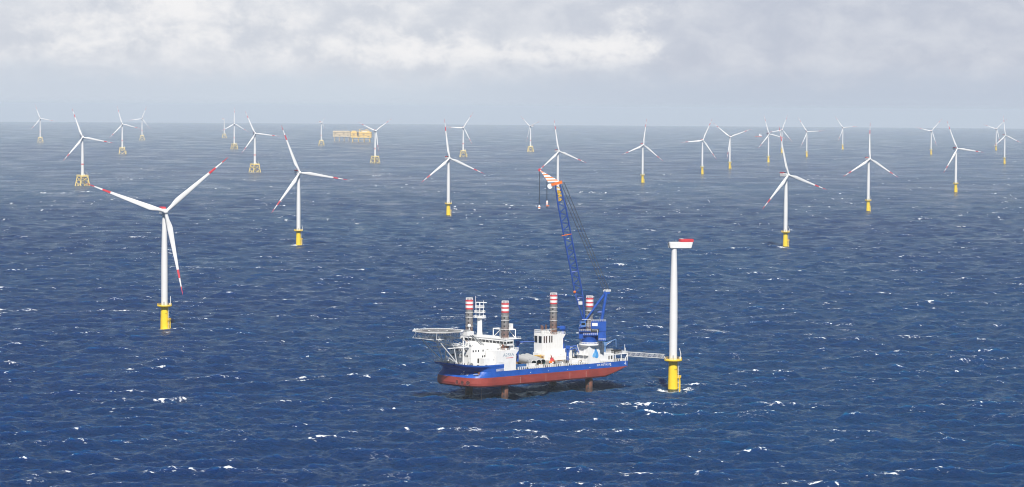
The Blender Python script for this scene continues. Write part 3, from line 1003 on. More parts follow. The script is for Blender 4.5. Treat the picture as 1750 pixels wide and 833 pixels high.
def fitting(name, fn, x, y, z):
    mm = MB(); fn(mm); return mm.build(name, ship, Matrix.Translation((x, y, z)))
def winch(mm):
    mm.tube((0, -1.0, 1.0), (0, 1.0, 1.0), 0.75, GREY, n=12)
    for y in (-1.1, 1.1): mm.tube((0, y-0.1, 1.0), (0, y+0.1, 1.0), 1.0, DARK, n=14)
    mm.box((1.0, 0, 0.4), (1.0, 2.2, 0.8), GREY)
def vent(mm):
    mm.tube((0, 0, 0), (0, 0, 1.5), 0.28, SHIPW, n=8); mm.sphere((0, 0, 1.6), 0.5, SHIPW, 8)
def bollard(mm):
    for y in (-0.5, 0.5): mm.tube((0, y, 0), (0, y, 0.9), 0.22, DARK, n=8); mm.tube((0, y, 0.8), (0, y, 1.0), 0.32, DARK, n=8)
    mm.box((0, 0, 0.08), (0.8, 1.8, 0.16), DARK)
def lamp_post(mm):
    mm.tube((0, 0, 0), (0, 0, 5.0), 0.09, SHIPW, n=5); mm.box((0.3, 0, 5.0), (0.7, 0.4, 0.25), SHIPW)
for x, y in ((24.5, 6.5), (23.5, 1.0), (24.5, -6.5), (22.0, 10.5)): fitting('mooring_winch', winch, x, y, ZF-0.85)
for x, y in ((27.5, 3.5), (26.8, 8.0), (24.0, 13.0), (20.5, 15.5), (16.5, 18.0), (27.5, -4.0)): fitting('bollard', bollard, x, y, ZF-0.85)
for x, y in ((21.5, 4.0), (21.6, -3.0), (12.0, 11.0), (9.0, 12.5), (21.0, 12.0), (6.0, 18.0), (15.0, 11.5)): fitting('vent', vent, x, y, ZF-0.85)
for x, y in ((-24, 18.4), (-33, 18.4), (-42, 18.4), (-50, 18.4), (-56, 18.4), (-20, 12), (-40, 12.5), (-51, -7.5), (-49, 2.0)): fitting('vent', vent, x, y, ZD)
for x, y in ((-14, 18.6), (-29, 18.6), (-38, 18.6), (-47, 18.6), (-88, 18.3)): fitting('bollard', bollard, x, y, ZD)
for x, y in ((-15.5, 18.8), (-31, 18.8), (-46, 18.8), (-58.5, 18.8), (-85, -16), (22, 9.8), (11, 18.6)): fitting('lamp_post', lamp_post, x, y, ZD if x < 5 else ZF-0.85)

# legs
def leg():
    m = MB()
    r = 2.12
    m.lathe([(r, -8), (r, 49.3)], LEGM, 32, cap=False)
    z = 49.3
    for k, (hh, mat) in enumerate(((0.85, RED), (1.35, SHIPW), (0.9, RED), (1.35, SHIPW), (0.85, RED))):
        m.lathe([(r+0.12, z), (r+0.12, z+hh)], mat, 32, cap=True); z += hh
    m.rail([(2.0*math.cos(2*math.pi*i/14), 2.0*math.sin(2*math.pi*i/14), z) for i in range(14)], 1.2, SHIPW, 0.09, 0.9, closed=True)
    m.box((0.4, 0.2, z+0.6), (1.4, 1.4, 1.2), GREY)
    # jacking pin holes in four vertical rows
    for a in (R(35), R(125), R(215), R(305)):
        for k in range(20):
            zz = 2.0+k*2.33
            c, s = math.cos(a), math.sin(a)
            m.box(((r-0.1)*c, (r-0.1)*s, zz), (0.34, 0.85, 0.95), DARK, rz=a)
    return m
leg_me = leg().mesh('leg')
for (lx, ly) in LEGS:
    o = child('leg', leg_me, ship, Matrix.Translation((lx, ly, 0)))
m = MB()
m.lathe([(2.15, 0), (2.34, 0.02), (2.34, 0.22), (2.15, 0.24)], SHIPW, 24, cap=False)
band_me = m.mesh('band')
for o in [c for c in ship.children if c.name.startswith('leg')]:
    for zz in (47.2, 44.6, 39.5, 34.4):
        child('band', band_me, o, Matrix.Translation((0, 0, zz)))

def win(parent, o, right, w, h, depth=0.06, name='window', mat=GLASS):
    r = Vector(right).normalized(); u = Vector((0, 0, 1)); nrm = r.cross(u)
    M = Matrix(((r.x, u.x, nrm.x, o[0]), (r.y, u.y, nrm.y, o[1]), (r.z, u.z, nrm.z, o[2]), (0, 0, 0, 1)))
    mm = MB(); mm.box((0, 0, 0), (w, h, depth), mat, M=M)
    return mm.build(name, parent)

# accommodation house
m = MB()
m.span((-3, -9.2, ZF-1.0), (20.3, 9.2, 29.6), SHIPW)
m.span((-6, -12.5, 26.0), (3.0, 12.5, 31.0), SHIPW)
m.span((3.0, -8.4, 29.6), (9.0, 8.4, 31.2), SHIPW)
m.span((-5, 9.2, ZF-0.9), (3.5, 17.0, 23.6), SHIPW)
m.rail([(3.2, 9.0, 29.6), (20.1, 9.0, 29.6), (20.1, -9.0, 29.6), (3.2, -9.0, 29.6)], 1.2, SHIPW, 0.06, 1.4)
for x, y in ((6, 5), (11, -4), (15, 5.5), (17, -6), (13, 1)):
    m.box((x, y, 30.3), (1.6, 1.2, 1.4), random.choice((SHIPW, GREY)))
acc = m.build('accommodation_house', ship)
for yy in (-7.4, -5.4, -3.3, -2.3, 0.4, 2.2, 4.6, 5.6):
    win(acc, (20.32, yy, 28.0), (0, 1, 0), 0.75, 1.05)
for yy in (-6.8, -5.8, -1.6, 0.9, 1.9, 5.0, 6.1):
    win(acc, (20.32, yy, 25.0), (0, 1, 0), 0.75, 1.05)
for xx in (18.6, 16.6, 14.6, 11.2, 8.0, 6.6, 5.6):
    win(acc, (xx, 9.22, 27.9), (-1, 0, 0), 0.85, 1.1)
for xx in (11.5, 10.0, 7.0, 5.2):
    win(acc, (xx, 9.22, 24.6), (-1, 0, 0), 0.95, 1.15)
win(acc, (14.5, 9.22, 22.3), (-1, 0, 0), 1.8, 2.6, name='doorway', mat=DARK)
lettering('A2SEA', 2.3, TXTG, acc, (20.35, 1.2, 26.5), (0, 1, 0), (0, 0, 1), 0.02, 1.25)
m = MB()                                              # external stair and galleries on the port side
m.span((3, 9.2, 26.4), (9.5, 11.4, 26.55), SHIPW)
m.rail([(3, 11.3, 26.5), (9.5, 11.3, 26.5)], 1.1, SHIPW, 0.06, 1.2)
m.span((3, 9.2, 23.5), (11, 12.4, 23.65), SHIPW)
m.rail([(3, 12.3, 23.6), (11, 12.3, 23.6)], 1.1, SHIPW, 0.06, 1.2)
m.tube((9.5, 10.3, 26.5), (4.2, 10.3, 31.0), 0.22, SHIPW, n=4); m.tube((9.5, 11.0, 26.5), (4.2, 11.0, 31.0), 0.22, SHIPW, n=4)
m.tube((4.0, 11.0, 23.6), (8.5, 11.0, 26.5), 0.2, SHIPW, n=4)
m.build('outside_stairs', acc)

# bridge
m = MB()
b0, b1 = -8.5, 2.7
m.span((b0, -12.0, 30.9), (b1-0.6, 12.0, 31.6), SHIPW)
sec_front = [(b1-1.0, 30.7), (b1-0.5, 31.6), (b1, 33.2), (b1-0.2, 34.2)]
for y0, y1, back in ((-19.2, -12.0, -3.0), (-12.0, 12.0, b0), (12.0, 19.2, -3.0)):
    vs = []
    for y in (y0, y1):
        vs += [(back, y, 30.7)] + [(x, y, z) for x, z in sec_front] + [(back, y, 34.2)]
    k = 6
    fs = [(i, (i+1) % k, (i+1) % k+k, i+k) for i in range(k)] + [tuple(range(k-1, -1, -1)), tuple(range(k, 2*k))]
    m.add(vs, fs, SHIPW)
m.span((b0-0.2, -19.4, 34.2), (b1+0.25, 19.4, 34.45), SHIPW)
m.rail([(b0, -19.2, 34.45), (b1, -19.2, 34.45), (b1, 19.2, 34.45), (b0, 19.2, 34.45)], 1.1, SHIPW, 0.05, 1.6)
for a, b in (((2.2, 15.0, 30.7), (1.2, 9.0, 27.0)), ((2.2, -15.0, 30.7), (1.2, -9.0, 27.0))):
    m.tube(a, b, 0.35, SHIPW, n=6)
brg = m.build('bridge', ship)
slope = Vector((0.5, 0, 1.6)).normalized()
for k in range(13):
    y = -18.0 + k*3.0
    w = 2.55 if k % 4 else 2.1
    r = Vector((0, 1, 0)); u = slope; nrm = r.cross(u)
    M = Matrix(((r.x, u.x, nrm.x, b1-0.27), (r.y, u.y, nrm.y, y), (r.z, u.z, nrm.z, 32.35), (0, 0, 0, 1)))
    mm = MB(); mm.box((0, 0, 0.0), (w, 1.45, 0.08), GLASS, M=M); mm.build('window', brg)
for xx in (1.0, -1.3):
    win(brg, (xx, 19.22, 32.5), (-1, 0, 0), 2.0, 1.2)
# things on the bridge roof
m = MB()
m.lathe([(1.9, 34.4), (1.5, 37), (1.35, 46)], SHIPW, 16, c=(1.0, -5.2, 0))
for z, r in ((45.2, 2.5), (48.0, 2.3), (50.8, 1.9)):
    m.box((1, -5.2, z), (r*1.9, r*1.9, 0.3), SHIPW)
    rr = r*0.95
    m.rail([(1+rr, -5.2+rr, z), (1-rr, -5.2+rr, z), (1-rr, -5.2-rr, z), (1+rr, -5.2-rr, z)], 1.15, SHIPW, 0.10, 1.1, closed=True)
    for a, b in ((1, 1), (1, -1), (-1, 1), (-1, -1)):
        m.tube((1+a*1.5, -5.2+b*1.5, z), (1+a*1.5, -5.2+b*1.5, z+2.8), 0.2, SHIPW, n=5)
m.box((0.9, -4.0, 53.9), (0.5, 6.5, 0.45), SHIPW, rz=0.5)
m.tube((1, -5.2, 50.8), (1, -5.2, 54), 0.35, SHIPW, n=6)
m.tube((2.4, -7.2, 50.8), (2.4, -7.2, 57.5), 0.10, SHIPW, n=5); m.tube((0, -3.2, 50.8), (0, -3.2, 55.0), 0.1, SHIPW, n=5)
m.build('radar_mast', ship)
for (x, y, z, r, base) in ((2.0, -13.0, 40.0, 1.05, 34.4), (-1.5, 15.2, 37.6, 1.05, 34.4), (-4.5, 8.4, 41.2, 0.95, 39.3)):
    m = MB(); m.sphere((x, y, z), r, SHIPW, 14); m.tube((x, y, base), (x, y, z-r*0.8), 0.28, SHIPW, n=6)
    m.build('satellite_dome', ship)
m = MB()                                                # white gantry aft of the bridge
gx0, gx1, gy0, gy1, gz0, gz1 = -8.2, -3.0, 2.0, 15.0, 34.4, 39.2
for x in (gx0, gx1):
    for y in (gy0, (gy0+gy1)/2, gy1):
        m.tube((x, y, gz0), (x, y, gz1), 0.28, SHIPW, n=5)
    m.tube((x, gy0, gz1), (x, gy1, gz1), 0.35, SHIPW, n=5)
    m.tube((x, gy0, gz0), (x, (gy0+gy1)/2, gz1), 0.24, SHIPW, n=5); m.tube((x, gy1, gz0), (x, (gy0+gy1)/2, gz1), 0.24, SHIPW, n=5)
for y in (gy0, gy1): m.tube((gx0, y, gz1), (gx1, y, gz1), 0.3, SHIPW, n=5)
m.span((gx0, gy0+5, gz1), (gx1, gy1, gz1+0.25), SHIPW)
m.box((-6.5, 12.8, gz1+1.7), (2.0, 2.0, 3.2), SHIPW)
m.build('equipment_gantry', ship)

# helideck
HX, HZ = 36.8, 39.8
hr = 13.6
oc = [(HX+hr*math.cos(R(22.5+45*i)), hr*math.sin(R(22.5+45*i))) for i in range(8)]
m = MB()
m.prism(oc, HZ-0.5, HZ, HELI, HELI)
m.lathe([(9.0, HZ+0.004), (9.0, HZ+0.02)], HELID, 40, c=(HX, 0, 0))
m.lathe([(4.9, HZ+0.024), (5.4, HZ+0.03), (5.7, HZ+0.024)], SHIPW, 40, c=(HX, 0, 0), cap=False)
m.box((HX, 1.0, HZ+0.03), (3.0, 0.4, 0.01), SHIPW); m.box((HX, -1.0, HZ+0.03), (3.0, 0.4, 0.01), SHIPW); m.box((HX, 0, HZ+0.03), (0.4, 1.6, 0.01), SHIPW)
hd = m.build('helideck', ship)
m = MB()
oo = [(HX+(hr+1.6)*math.cos(R(22.5+45*i)), (hr+1.6)*math.sin(R(22.5+45*i))) for i in range(8)]
for i in range(8):
    a, b = oc[i], oc[(i+1) % 8]; c, d = oo[i], oo[(i+1) % 8]
    m.tube((*c, HZ+0.15), (*d, HZ+0.15), 0.13, SHIPW, n=5)
    for k in range(7):
        t = k/7
        m.tube((a[0]+(b[0]-a[0])*t, a[1]+(b[1]-a[1])*t, HZ-0.2), (c[0]+(d[0]-c[0])*t, c[1]+(d[1]-c[1])*t, HZ+0.15), 0.07, SHIPW, n=4)
    for q in (0.33, 0.66):
        m.tube((a[0]+(c[0]-a[0])*q, a[1]+(c[1]-a[1])*q, HZ-0.2+0.35*q), (b[0]+(d[0]-b[0])*q, b[1]+(d[1]-b[1])*q, HZ-0.2+0.35*q), 0.04, GREY, n=4)
m.build('safety_net', hd)
m = MB()                                                # lattice under the deck and struts down to the bow
zt_, zb_ = HZ-0.6, HZ-4.0
ys = (-9.0, -3.0, 3.0, 9.0)
for y in ys:
    hx = 11.5 if abs(y) < 5 else 9.0
    m.tube((HX-hx, y, zb_), (HX+hx, y, zb_), 0.22, SHIPW, n=5); m.tube((HX-hx, y, zt_), (HX+hx, y, zt_), 0.2, SHIPW, n=5)
    k = 7
    for i in range(k+1):
        x = HX-hx+2*hx*i/k
        m.tube((x, y, zb_), (x, y, zt_), 0.14, SHIPW, n=4)
        if i < k: m.tube((x, y, zb_), (x+2*hx/k, y, zt_), 0.11, SHIPW, n=4)
for x in (HX-11, HX-6, HX, HX+6, HX+11):
    hy = 9.0
    m.tube((x, -hy, zb_), (x, hy, zb_), 0.22, SHIPW, n=5)
    for i in range(6):
        m.tube((x, -hy+3*i, zb_), (x, -hy+3*i+3, zt_), 0.1, SHIPW, n=4)
m.build('deck_lattice', hd)
m = MB()
for sgn in (1, -1):
    y = 7.5*sgn
    foot = (28.0, 6.0*sgn, ZF+0.8)
    m.tube((HX+7.0, y, zb_), foot, 0.38, SHIPW, n=8)
    m.tube((HX+7.0, y, zb_), (21.0, y, 30.2), 0.34, SHIPW, n=8)
    m.tube((HX-4.0, y, zb_), foot, 0.28, SHIPW, n=8)
    m.tube((24.6, y, zb_), (24.6, y, ZF-0.5), 0.42, SHIPW, n=8)
    m.tube((20.8, y, zb_), (20.8, y, 29.8), 0.30, SHIPW, n=8)
    m.tube((35.6, 7.0*sgn, 30.2), (20.8, y, 30.2), 0.30, SHIPW, n=8)
    m.tube((24.6, y, zb_), (20.8, y, 30.2), 0.22, SHIPW, n=6)
    m.tube((33, y, zb_-0.1), (24.6, y, 32.0), 0.2, SHIPW, n=6)
m.tube((33.8, -7, 30.2), (33.8, 7, 30.2), 0.28, SHIPW, n=8)
m.tube((24.6, -7.5, 30.2), (24.6, 7.5, 30.2), 0.28, SHIPW, n=8)
m.tube((HX+7, -7.5, zb_), (28, 6.0, ZF+0.8), 0.16, SHIPW, n=6); m.tube((HX+7, 7.5, zb_), (28, -6.0, ZF+0.8), 0.16, SHIPW, n=6)
m.build('support_truss', hd)
m = MB()                                                # access stair from helideck to the roof behind
m.box((21.5, 8.5, 38.2), (5.0, 3.4, 2.2), SHIPW); m.box((22.5, 8.5, 39.6), (3.0, 2.0, 1.2), GREY)
m.tube((20, 7, 37.4), (10.5, 7, 31), 0.3, GREY, n=4); m.tube((20, 9, 37.4), (10.5, 9, 31), 0.3, GREY, n=4)
m.rail([(20, 7, 37.5), (10.5, 7, 31.1)], 1.1, GREY, 0.06, 1.0); m.rail([(20, 9, 37.5), (10.5, 9, 31.1)], 1.1, GREY, 0.06, 1.0)
m.build('access_stair', hd)

# jack houses of the forward legs
def flared_house(m, x0, x1, y0, y1, z0, z1, aft=2.0):
    m.span((x0, y0, z0), (x1, y1, z1), SHIPW)
    # platform on a flare at the aft end
    vs = [(x0, y0, z1-2.6), (x0, y1, z1-2.6), (x0, y1, z1), (x0, y0, z1), (x0-aft, y0, z1), (x0-aft, y1, z1), (x0-aft, y1, z1-0.5), (x0-aft, y0, z1-0.5)]
    m.add(vs, [(0, 1, 6, 7), (7, 6, 5, 4), (4, 5, 2, 3), (0, 7, 4, 3), (1, 2, 5, 6)], SHIPW)
    m.rail([(x0-aft, y0, z1), (x0-aft, y1, z1), (x1, y1, z1), (x1, y0, z1)], 1.15, SHIPW, 0.07, 1.3)
    for k in range(5):
        q = random.uniform(x0, x1-1); 
        m.box((q, random.uniform(y0+0.6, y1-0.6), z1+0.6), (random.uniform(0.5, 1.2), random.uniform(0.5, 1.0), random.uniform(0.9, 1.6)), random.choice((SHIPW, GREY, SHIPW)))
for sgn in (1, -1):
    m = MB()
    y0, y1 = (10.6, 19.42) if sgn > 0 else (-19.42, -10.6)
    flared_house(m, -4.7, 10.4, y0, y1, ZD, 28.2)
    m.box((-3.6, sgn*17.5, 29.5), (1.6, 1.4, 2.6), SHIPW); m.box((-2.2, sgn*17.8, 29.2), (0.8, 0.9, 2.2), SHIPW)
    jh = m.build('jack_house', ship)
    if sgn > 0:
        lettering('A2SEA', 2.5, TXTG, jh, (1.0, 19.45, 25.6), (-1, 0, 0), (0, 0, 1), 0.02, 1.2)
        mm = MB(); mm.box((0.1, 19.45, 23.9), (5.4, 0.06, 0.28), RED); mm.build('red_stripe', jh)
m = MB()
m.span((7.0, 13.0, ZF-0.7), (17.6, 17.3, 24.4), SHIPW)
m.rail([(7.2, 17.1, 24.4), (17.4, 17.1, 24.4)], 1.0, SHIPW, 0.05, 1.4)
m.build('deck_house', ship)
m = MB()                                              # recess with boat and rail below the forecastle end
m.span((3.2, 17.6, ZD+0.1), (10.2, 19.0, ZD+0.4), GREY)
m.rail([(3.0, 19.6, ZD), (10.4, 19.6, ZD)], 1.3, SHIPW, 0.08, 0.8)
m.build('side_gallery', ship)

# aft starboard funnel house
m = MB()
flared_house(m, -71.4, -54.6, -19.2, -12.0, ZD, 31.4, 1.8)
m.span((-62, -19.4, 31.4), (-55.0, -12.4, 32.2), SHIPW)
for (x, y, r, h) in ((-56.2, -14.2, 0.55, 4.6), (-57.8, -16.2, 0.6, 5.0), (-59.4, -14.0, 0.6, 5.3), (-61.2, -16.0, 0.6, 5.0), (-60.3, -17.8, 0.5, 4.4)):
    m.tube((x, y, 32.1), (x, y, 32.1+h), r, paint('exhaust_brown', (0.16, 0.09, 0.08), 0.6, 0.2), n=10)
m.rail([(-62, -12.4, 32.2), (-55.0, -12.4, 32.2), (-55, -19.2, 32.2)], 2.4, SHIPW, 0.11, 0.9)
for x in (-56, -58, -60):
    m.box((x, -13.2, 33.2), (1.2, 0.9, 1.8), SHIPW)
fh = m.build('funnel_house', ship)
for y in (-17.6, -13.9):
    win(fh, (-54.58, y, 28.9), (0, 1, 0), 2.5, 4.0, name='louvre')
for x in (-56.1, -57.9, -60.4, -62.2):
    win(fh, (x, -11.98, 28.9), (-1, 0, 0), 1.0, 4.0, name='louvre', mat=paint('louvre_brown', (0.07, 0.045, 0.04), 0.6, 0.2))
win(fh, (-69.8, -11.98, 18.6), (-1, 0, 0), 1.2, 2.4, name='door', mat=GREY)
m = MB()
m.span((-54.4, -17, ZD), (-51.8, -12.6, 21.4), SHIPW); m.span((-72, -11.8, ZD), (-58, -8.6, 19.2), SHIPW)
m.rail([(-72, -8.7, 19.2), (-58, -8.7, 19.2)], 1.1, SHIPW, 0.06, 1.3)
m.span((-78, -17, ZD), (-71.8, -11, 22.3), SHIPW)
win(m.build('machinery_house', ship), (-74.5, -10.98, 18.4), (-1, 0, 0), 1.2, 2.6, name='door', mat=DARK)

# stern houses
m = MB()
m.span((-83.5, 8.5, ZD), (-71.3, 18.4, 21.5), SHIPW)
m.span((-79, 9, 21.5), (-75, 14, 25.6), SHIPW)
m.span((-74.9, 10, 21.5), (-72.0, 17, 24.0), SHIPW)
for x, h in ((-72.6, 6.5), (-74.0, 7.4), (-75.4, 8.0), (-76.6, 6.0)):
    m.tube((x, 16.6, 21.4), (x, 16.6, 21.4+h), 0.42, SHIPW, n=8)
m.rail([(-83.4, 18.2, 21.5), (-71.5, 18.2, 21.5)], 1.2, SHIPW, 0.07, 1.2)
sh = m.build('stern_house', ship)
for x, w in ((-81.8, 1.2), (-79.6, 0.9)):
    win(sh, (x, 18.42, 19.2), (-1, 0, 0), w, 2.2, name='door', mat=DARK)
win(sh, (-76.6, 14.02, 23.4), (-1, 0, 0), 1.6, 2.0, name='louvre', mat=DARK)
m = MB()
m.span((-95.2, -17.5, 20.6), (-84.5, 18.6, 20.9), SHIPW)
for x in (-94.9, -89.9, -84.9):
    for y in (18.2, 6, -6, -17):
        m.tube((x, y, ZD), (x, y, 20.6), 0.28, SHIPW, n=6)
m.tube((-94.9, 18.3, 20.4), (-92.4, 18.3, ZD), 0.2, SHIPW, n=5)
m.rail([(-84.6, 18.4, 20.9), (-95.0, 18.4, 20.9), (-95.0, -17, 20.9)], 1.2, SHIPW, 0.07, 1.1)
for (x, y, s) in ((-87, 15.5, (3.2, 2.4, 2.3)), (-91, 15.0, (2.2, 2.4, 2.0)), (-93, 12.0, (2.0, 2.0, 1.6)), (-88, 10, (4, 3, 2.4))):
    m.box((x, y, 20.9+s[2]/2), s, random.choice((DARK, RUST, GREY)))
m.tube((-93.4, 17.6, 20.9), (-93.4, 17.6, 26.2), 0.14, SHIPW, n=5); m.tube((-94.6, 16.6, 20.9), (-94.6, 16.6, 24.0), 0.3, SHIPW, n=6)
for (x, y) in ((-88, 16.5), (-92, 16.5), (-90, 10)):
    m.lathe([(1.0, ZD), (1.0, ZD+1.6)], DARK, 12, c=(x, y, 0))
m.build('stern_platform', ship)
m = MB()
for k in range(5):
    m.tube((-85.5-k*1.6, HB-2.6, ZW-1.2+k*0.25), (-85.7-k*1.6, HB-2.8, ZW-4.6+k*0.5), 0.16, ROPE, n=5)
m.build('fender', hull_o)

# ---- main crane, slewing round the aft port leg
CX, CY = -66.5, 15.25
CU = Vector((0.737, -0.676, 0)); CV = Vector((0.676, 0.737, 0))
# crane frame: x along the boom, y sideways, z up
CF = Matrix(((CU.x, CV.x, 0, CX), (CU.y, CV.y, 0, CY), (0, 0, 1, 0), (0, 0, 0, 1)))
m = MB()
m.span((-71.2, 9.0, ZD), (-62.6, 19.3, 27.2), SHIPW)
m.lathe([(4.6, 26.4), (5.9, 27.05), (6.1, 27.3), (6.1, 28.0), (3, 28.05)], SHIPW, 36, c=(CX, CY, 0), cap=True)
m.rail([(CX+5.9*math.cos(2*math.pi*i/20), CY+5.9*math.sin(2*math.pi*i/20), 28.0) for i in range(20)], 1.1, SHIPW, 0.07, 1.3, closed=True)
for y in (10.5, 13.6, 16.6):
    m.tube((-62.5, y, ZD+0.5), (-62.5, y+2.2, 25.5), 0.22, SHIPW, n=5)
m.span((-62.5, 9.5, 21.4), (-61.4, 18.8, 21.6), SHIPW)
m.rail([(-61.5, 9.6, 21.6), (-61.5, 18.7, 21.6)], 1.1, SHIPW, 0.06, 1.2)
pd = m.build('crane_pedestal', ship)
# light blue drop emblem
def drop_shape(s, n=22):
    pts = []
    for i in range(n):
        t = 2*math.pi*i/n
        pts.append((s*0.8*math.sin(t)*math.sin(t/2)**1.2, -s*math.cos(t)))
    return pts
m = MB()
Me = Matrix(((-1, 0, 0, -67.6), (0, 0, 1, 19.3), (0, 1, 0, 22.6), (0, 0, 0, 1)))
m.prism([(x+0.5-0.35*y*0.5, y*1.0) for x, y in [(-a, -b) for a, b in drop_shape(3.0)]], 0, 0.06, LBLUE, M=Me)
m.prism([(x-0.9+0.35*y*0.4, y*0.75-0.7) for x, y in [(-a, -b) for a, b in drop_shape(2.3)]], 0, 0.11, paint('emblem_light_blue', (0.16, 0.45, 0.78), 0.5), M=Me)
m.build('emblem', pd)

m = MB()
m.lathe([(4.9, 28.05), (4.9, 32.4), (5.3, 33.0), (5.3, 33.5)], CRANEB, 32, M=CF, cap=True)
m.lathe([(5.0, 28.4), (5.06, 28.6), (5.0, 28.8)], SHIPW, 32, M=CF, cap=False)
m.span((-9.4, -4.4, 33.4), (4.2, 4.4, 35.6), CRANEB, M=CF)
m.span((-9.6, -4.6, 35.6), (-0.9, 4.6, 41.2), CRANEB, M=CF)
m.span((-9.6, -4.4, 30.2), (-5.0, 4.4, 33.4), CRANEB, M=CF)
m.span((-0.9, -4.0, 35.6), (5.6, -0.8, 41.2), CRANEB, M=CF)
m.span((3.0, -4.2, 31.2), (6.2, 4.2, 37.2), CRANEB, M=CF)
# machinery opening on the near side with pipes
m.span((-5.4, 4.42, 34.9), (-0.6, 4.62, 37.0), DARK, M=CF)
m.tube(CF @ Vector((-4.6, 4.85, 36.3)), CF @ Vector((-1.2, 4.85, 36.3)), 0.14, SHIPW, n=5)
m.tube(CF @ Vector((-4.6, 4.85, 36.3)), CF @ Vector((-4.6, 4.85, 33.2)), 0.12, SHIPW, n=5)
m.span((-4.6, 4.63, 38.6), (-1.4, 4.70, 40.4), SHIPW, M=CF)
rails = [[(-9.4, 4.5, 41.2), (-1.1, 4.5, 41.2)], [(-0.6, 5.6, 35.6), (5.8, 5.6, 35.6)], [(-4.6, 5.6, 33.4), (3.6, 5.6, 33.4)], [(-0.6, 4.9, 38.2), (5.8, 4.9, 38.2)], [(-9.2, 5.4, 30.3), (-5.4, 5.4, 30.3)]]
for rl in rails:
    m.rail([CF @ Vector(q) for q in rl], 1.1, SHIPW, 0.06, 1.1)
for z, a, b in ((35.5, -0.6, 5.8), (33.3, -4.6, 3.6), (38.1, -0.6, 5.8), (30.2, -9.2, -5.4)):
    m.span((a, 4.3, z-0.12), (b, 5.7, z), CRANEB, M=CF)
m.tube(CF @ Vector((1.0, 5.0, 35.6)), CF @ Vector((1.0, 5.0, 42.6)), 0.16, SHIPW, n=5)
m.tube(CF @ Vector((4.6, 5.0, 42.4)), CF @ Vector((-0.6, 5.0, 42.4)), 0.12, SHIPW, n=5)
crane = m.build('crane_house', ship)
m = MB()
m.span((2.4, 4.6, 38.3), (5.2, 6.8, 41.2), paint('cab_blue', (0.10, 0.22, 0.52), 0.45), M=CF)
m.span((2.7, 6.8, 39.2), (4.9, 6.86, 40.7), GLASS, M=CF); m.span((5.2, 4.9, 39.0), (5.26, 6.6, 40.8), GLASS, M=CF)
m.build('crane_cabin', crane)
def cp(x, y, z): return CF @ Vector((x, y, z))
APEX = (-9.9, 58.0)
m = MB()
for y in (-3.4, 3.4):
    m.tube(cp(3.0, y, 41.0), cp(APEX[0]+0.5, y*0.35, APEX[1]), 0.62, CRANEB, n=8)
    m.tube(cp(-7.0, y, 41.2), cp(APEX[0]+0.2, y*0.55, APEX[1]), 0.85, CRANEB, n=8)
    m.tube(cp(-4.5, y*0.9, 46.5), cp(-7.6, y*0.85, 46.5), 0.3, CRANEB, n=6)
m.tube(cp(-8.6, -2.2, 50), cp(-8.6, 2.2, 50), 0.3, CRANEB, n=6)
m.box((0, 0, 0), (3.6, 5.0, 1.0), CRANEB, M=Matrix.Translation(cp(APEX[0], 0, APEX[1]-0.2)) @ CF.to_3x3().to_4x4())
for y in (-1.8, -0.6, 0.6, 1.8):
    m.lathe([(1.0, -0.2), (1.0, 0.2)], GREY, 14, M=Matrix.Translation(cp(APEX[0]-0.4, y, APEX[1]+0.9)) @ CF.to_3x3().to_4x4() @ Matrix.Rotation(math.pi/2, 4, 'X'))
m.rail([cp(-12.2, 2.6, 58.3), cp(-8.0, 2.6, 58.3)], 1.1, SHIPW, 0.08, 0.9)
m.rail([cp(-12.2, -2.6, 58.3), cp(-8.0, -2.6, 58.3)], 1.1, SHIPW, 0.08, 0.9)
m.build('a_frame', crane)
BOOMB = paint('boom_blue', (0.009, 0.052, 0.26), 0.42, 0.12, 0.3)
# boom
BF, BT = Vector((3.4, 0, 42.4)), Vector((19.0, 0, 120.0))
bd = (BT-BF).normalized(); bn = Vector((bd.z, 0, -bd.x))     # bn: forward-down side of the boom
BL = (BT-BF).length
def bp(s, n_, y):                                            # along, depth, side
    return CF @ (BF + bd*s + bn*n_ + Vector((0, y, 0)))
m = MB()
def half(s):
    # depth (n) and width (y) half sizes along the boom
    if s < 14: k = s/14; return 0.35+1.75*k, 2.6+0.0*k
    if s > BL-12: k = (BL-s)/12; return 1.35+0.75*k, 1.2+0.9*k
    return 2.1, 2.1
ns = 30
st = [BL*i/ns for i in range(ns+1)]
for sn in (-1, 1):
    for sy_ in (-1, 1):
        for a, b in zip(st[:-1], st[1:]):
            ha, hb_ = half(a), half(b)
            m.tube(bp(a, sn*ha[0], sy_*ha[1]), bp(b, sn*hb_[0], sy_*hb_[1]), 0.46, BOOMB, n=6, caps=False)
for i, (a, b) in enumerate(zip(st[:-1], st[1:])):
    if a < 8: continue
    ha, hb_ = half(a), half(b)
    q = 1 if i % 2 else -1
    for sy_ in (-1, 1):
        m.tube(bp(a, -q*ha[0], sy_*ha[1]), bp(b, q*hb_[0], sy_*hb_[1]), 0.22, BOOMB, n=5, caps=False)
    for sn in (-1, 1):
        m.tube(bp(a, sn*ha[0], -q*ha[1]), bp(b, sn*hb_[0], q*hb_[1]), 0.22, BOOMB, n=5, caps=False)
for s in (12.5, 28):
    h_ = half(s)
    for sn in (-1, 1): m.tube(bp(s, sn*h_[0], -h_[1]), bp(s, sn*h_[0], h_[1]), 0.4, BOOMB, n=6)
    for sy_ in (-1, 1): m.tube(bp(s, -h_[0], sy_*h_[1]), bp(s, h_[0], sy_*h_[1]), 0.4, BOOMB, n=6)
m.tube(bp(1, 0, -2.8), bp(1, 0, 2.8), 0.5, BOOMB, n=8)
boom = m.build('boom', crane)
m = MB()
m.tube(bp(50, -2.4, -2.4), bp(50, 3.0, -2.4), 0.2, ORANGE, n=5); m.tube(bp(50, -2.4, 2.4), bp(50, 3.4, 2.4), 0.24, ORANGE, n=5)
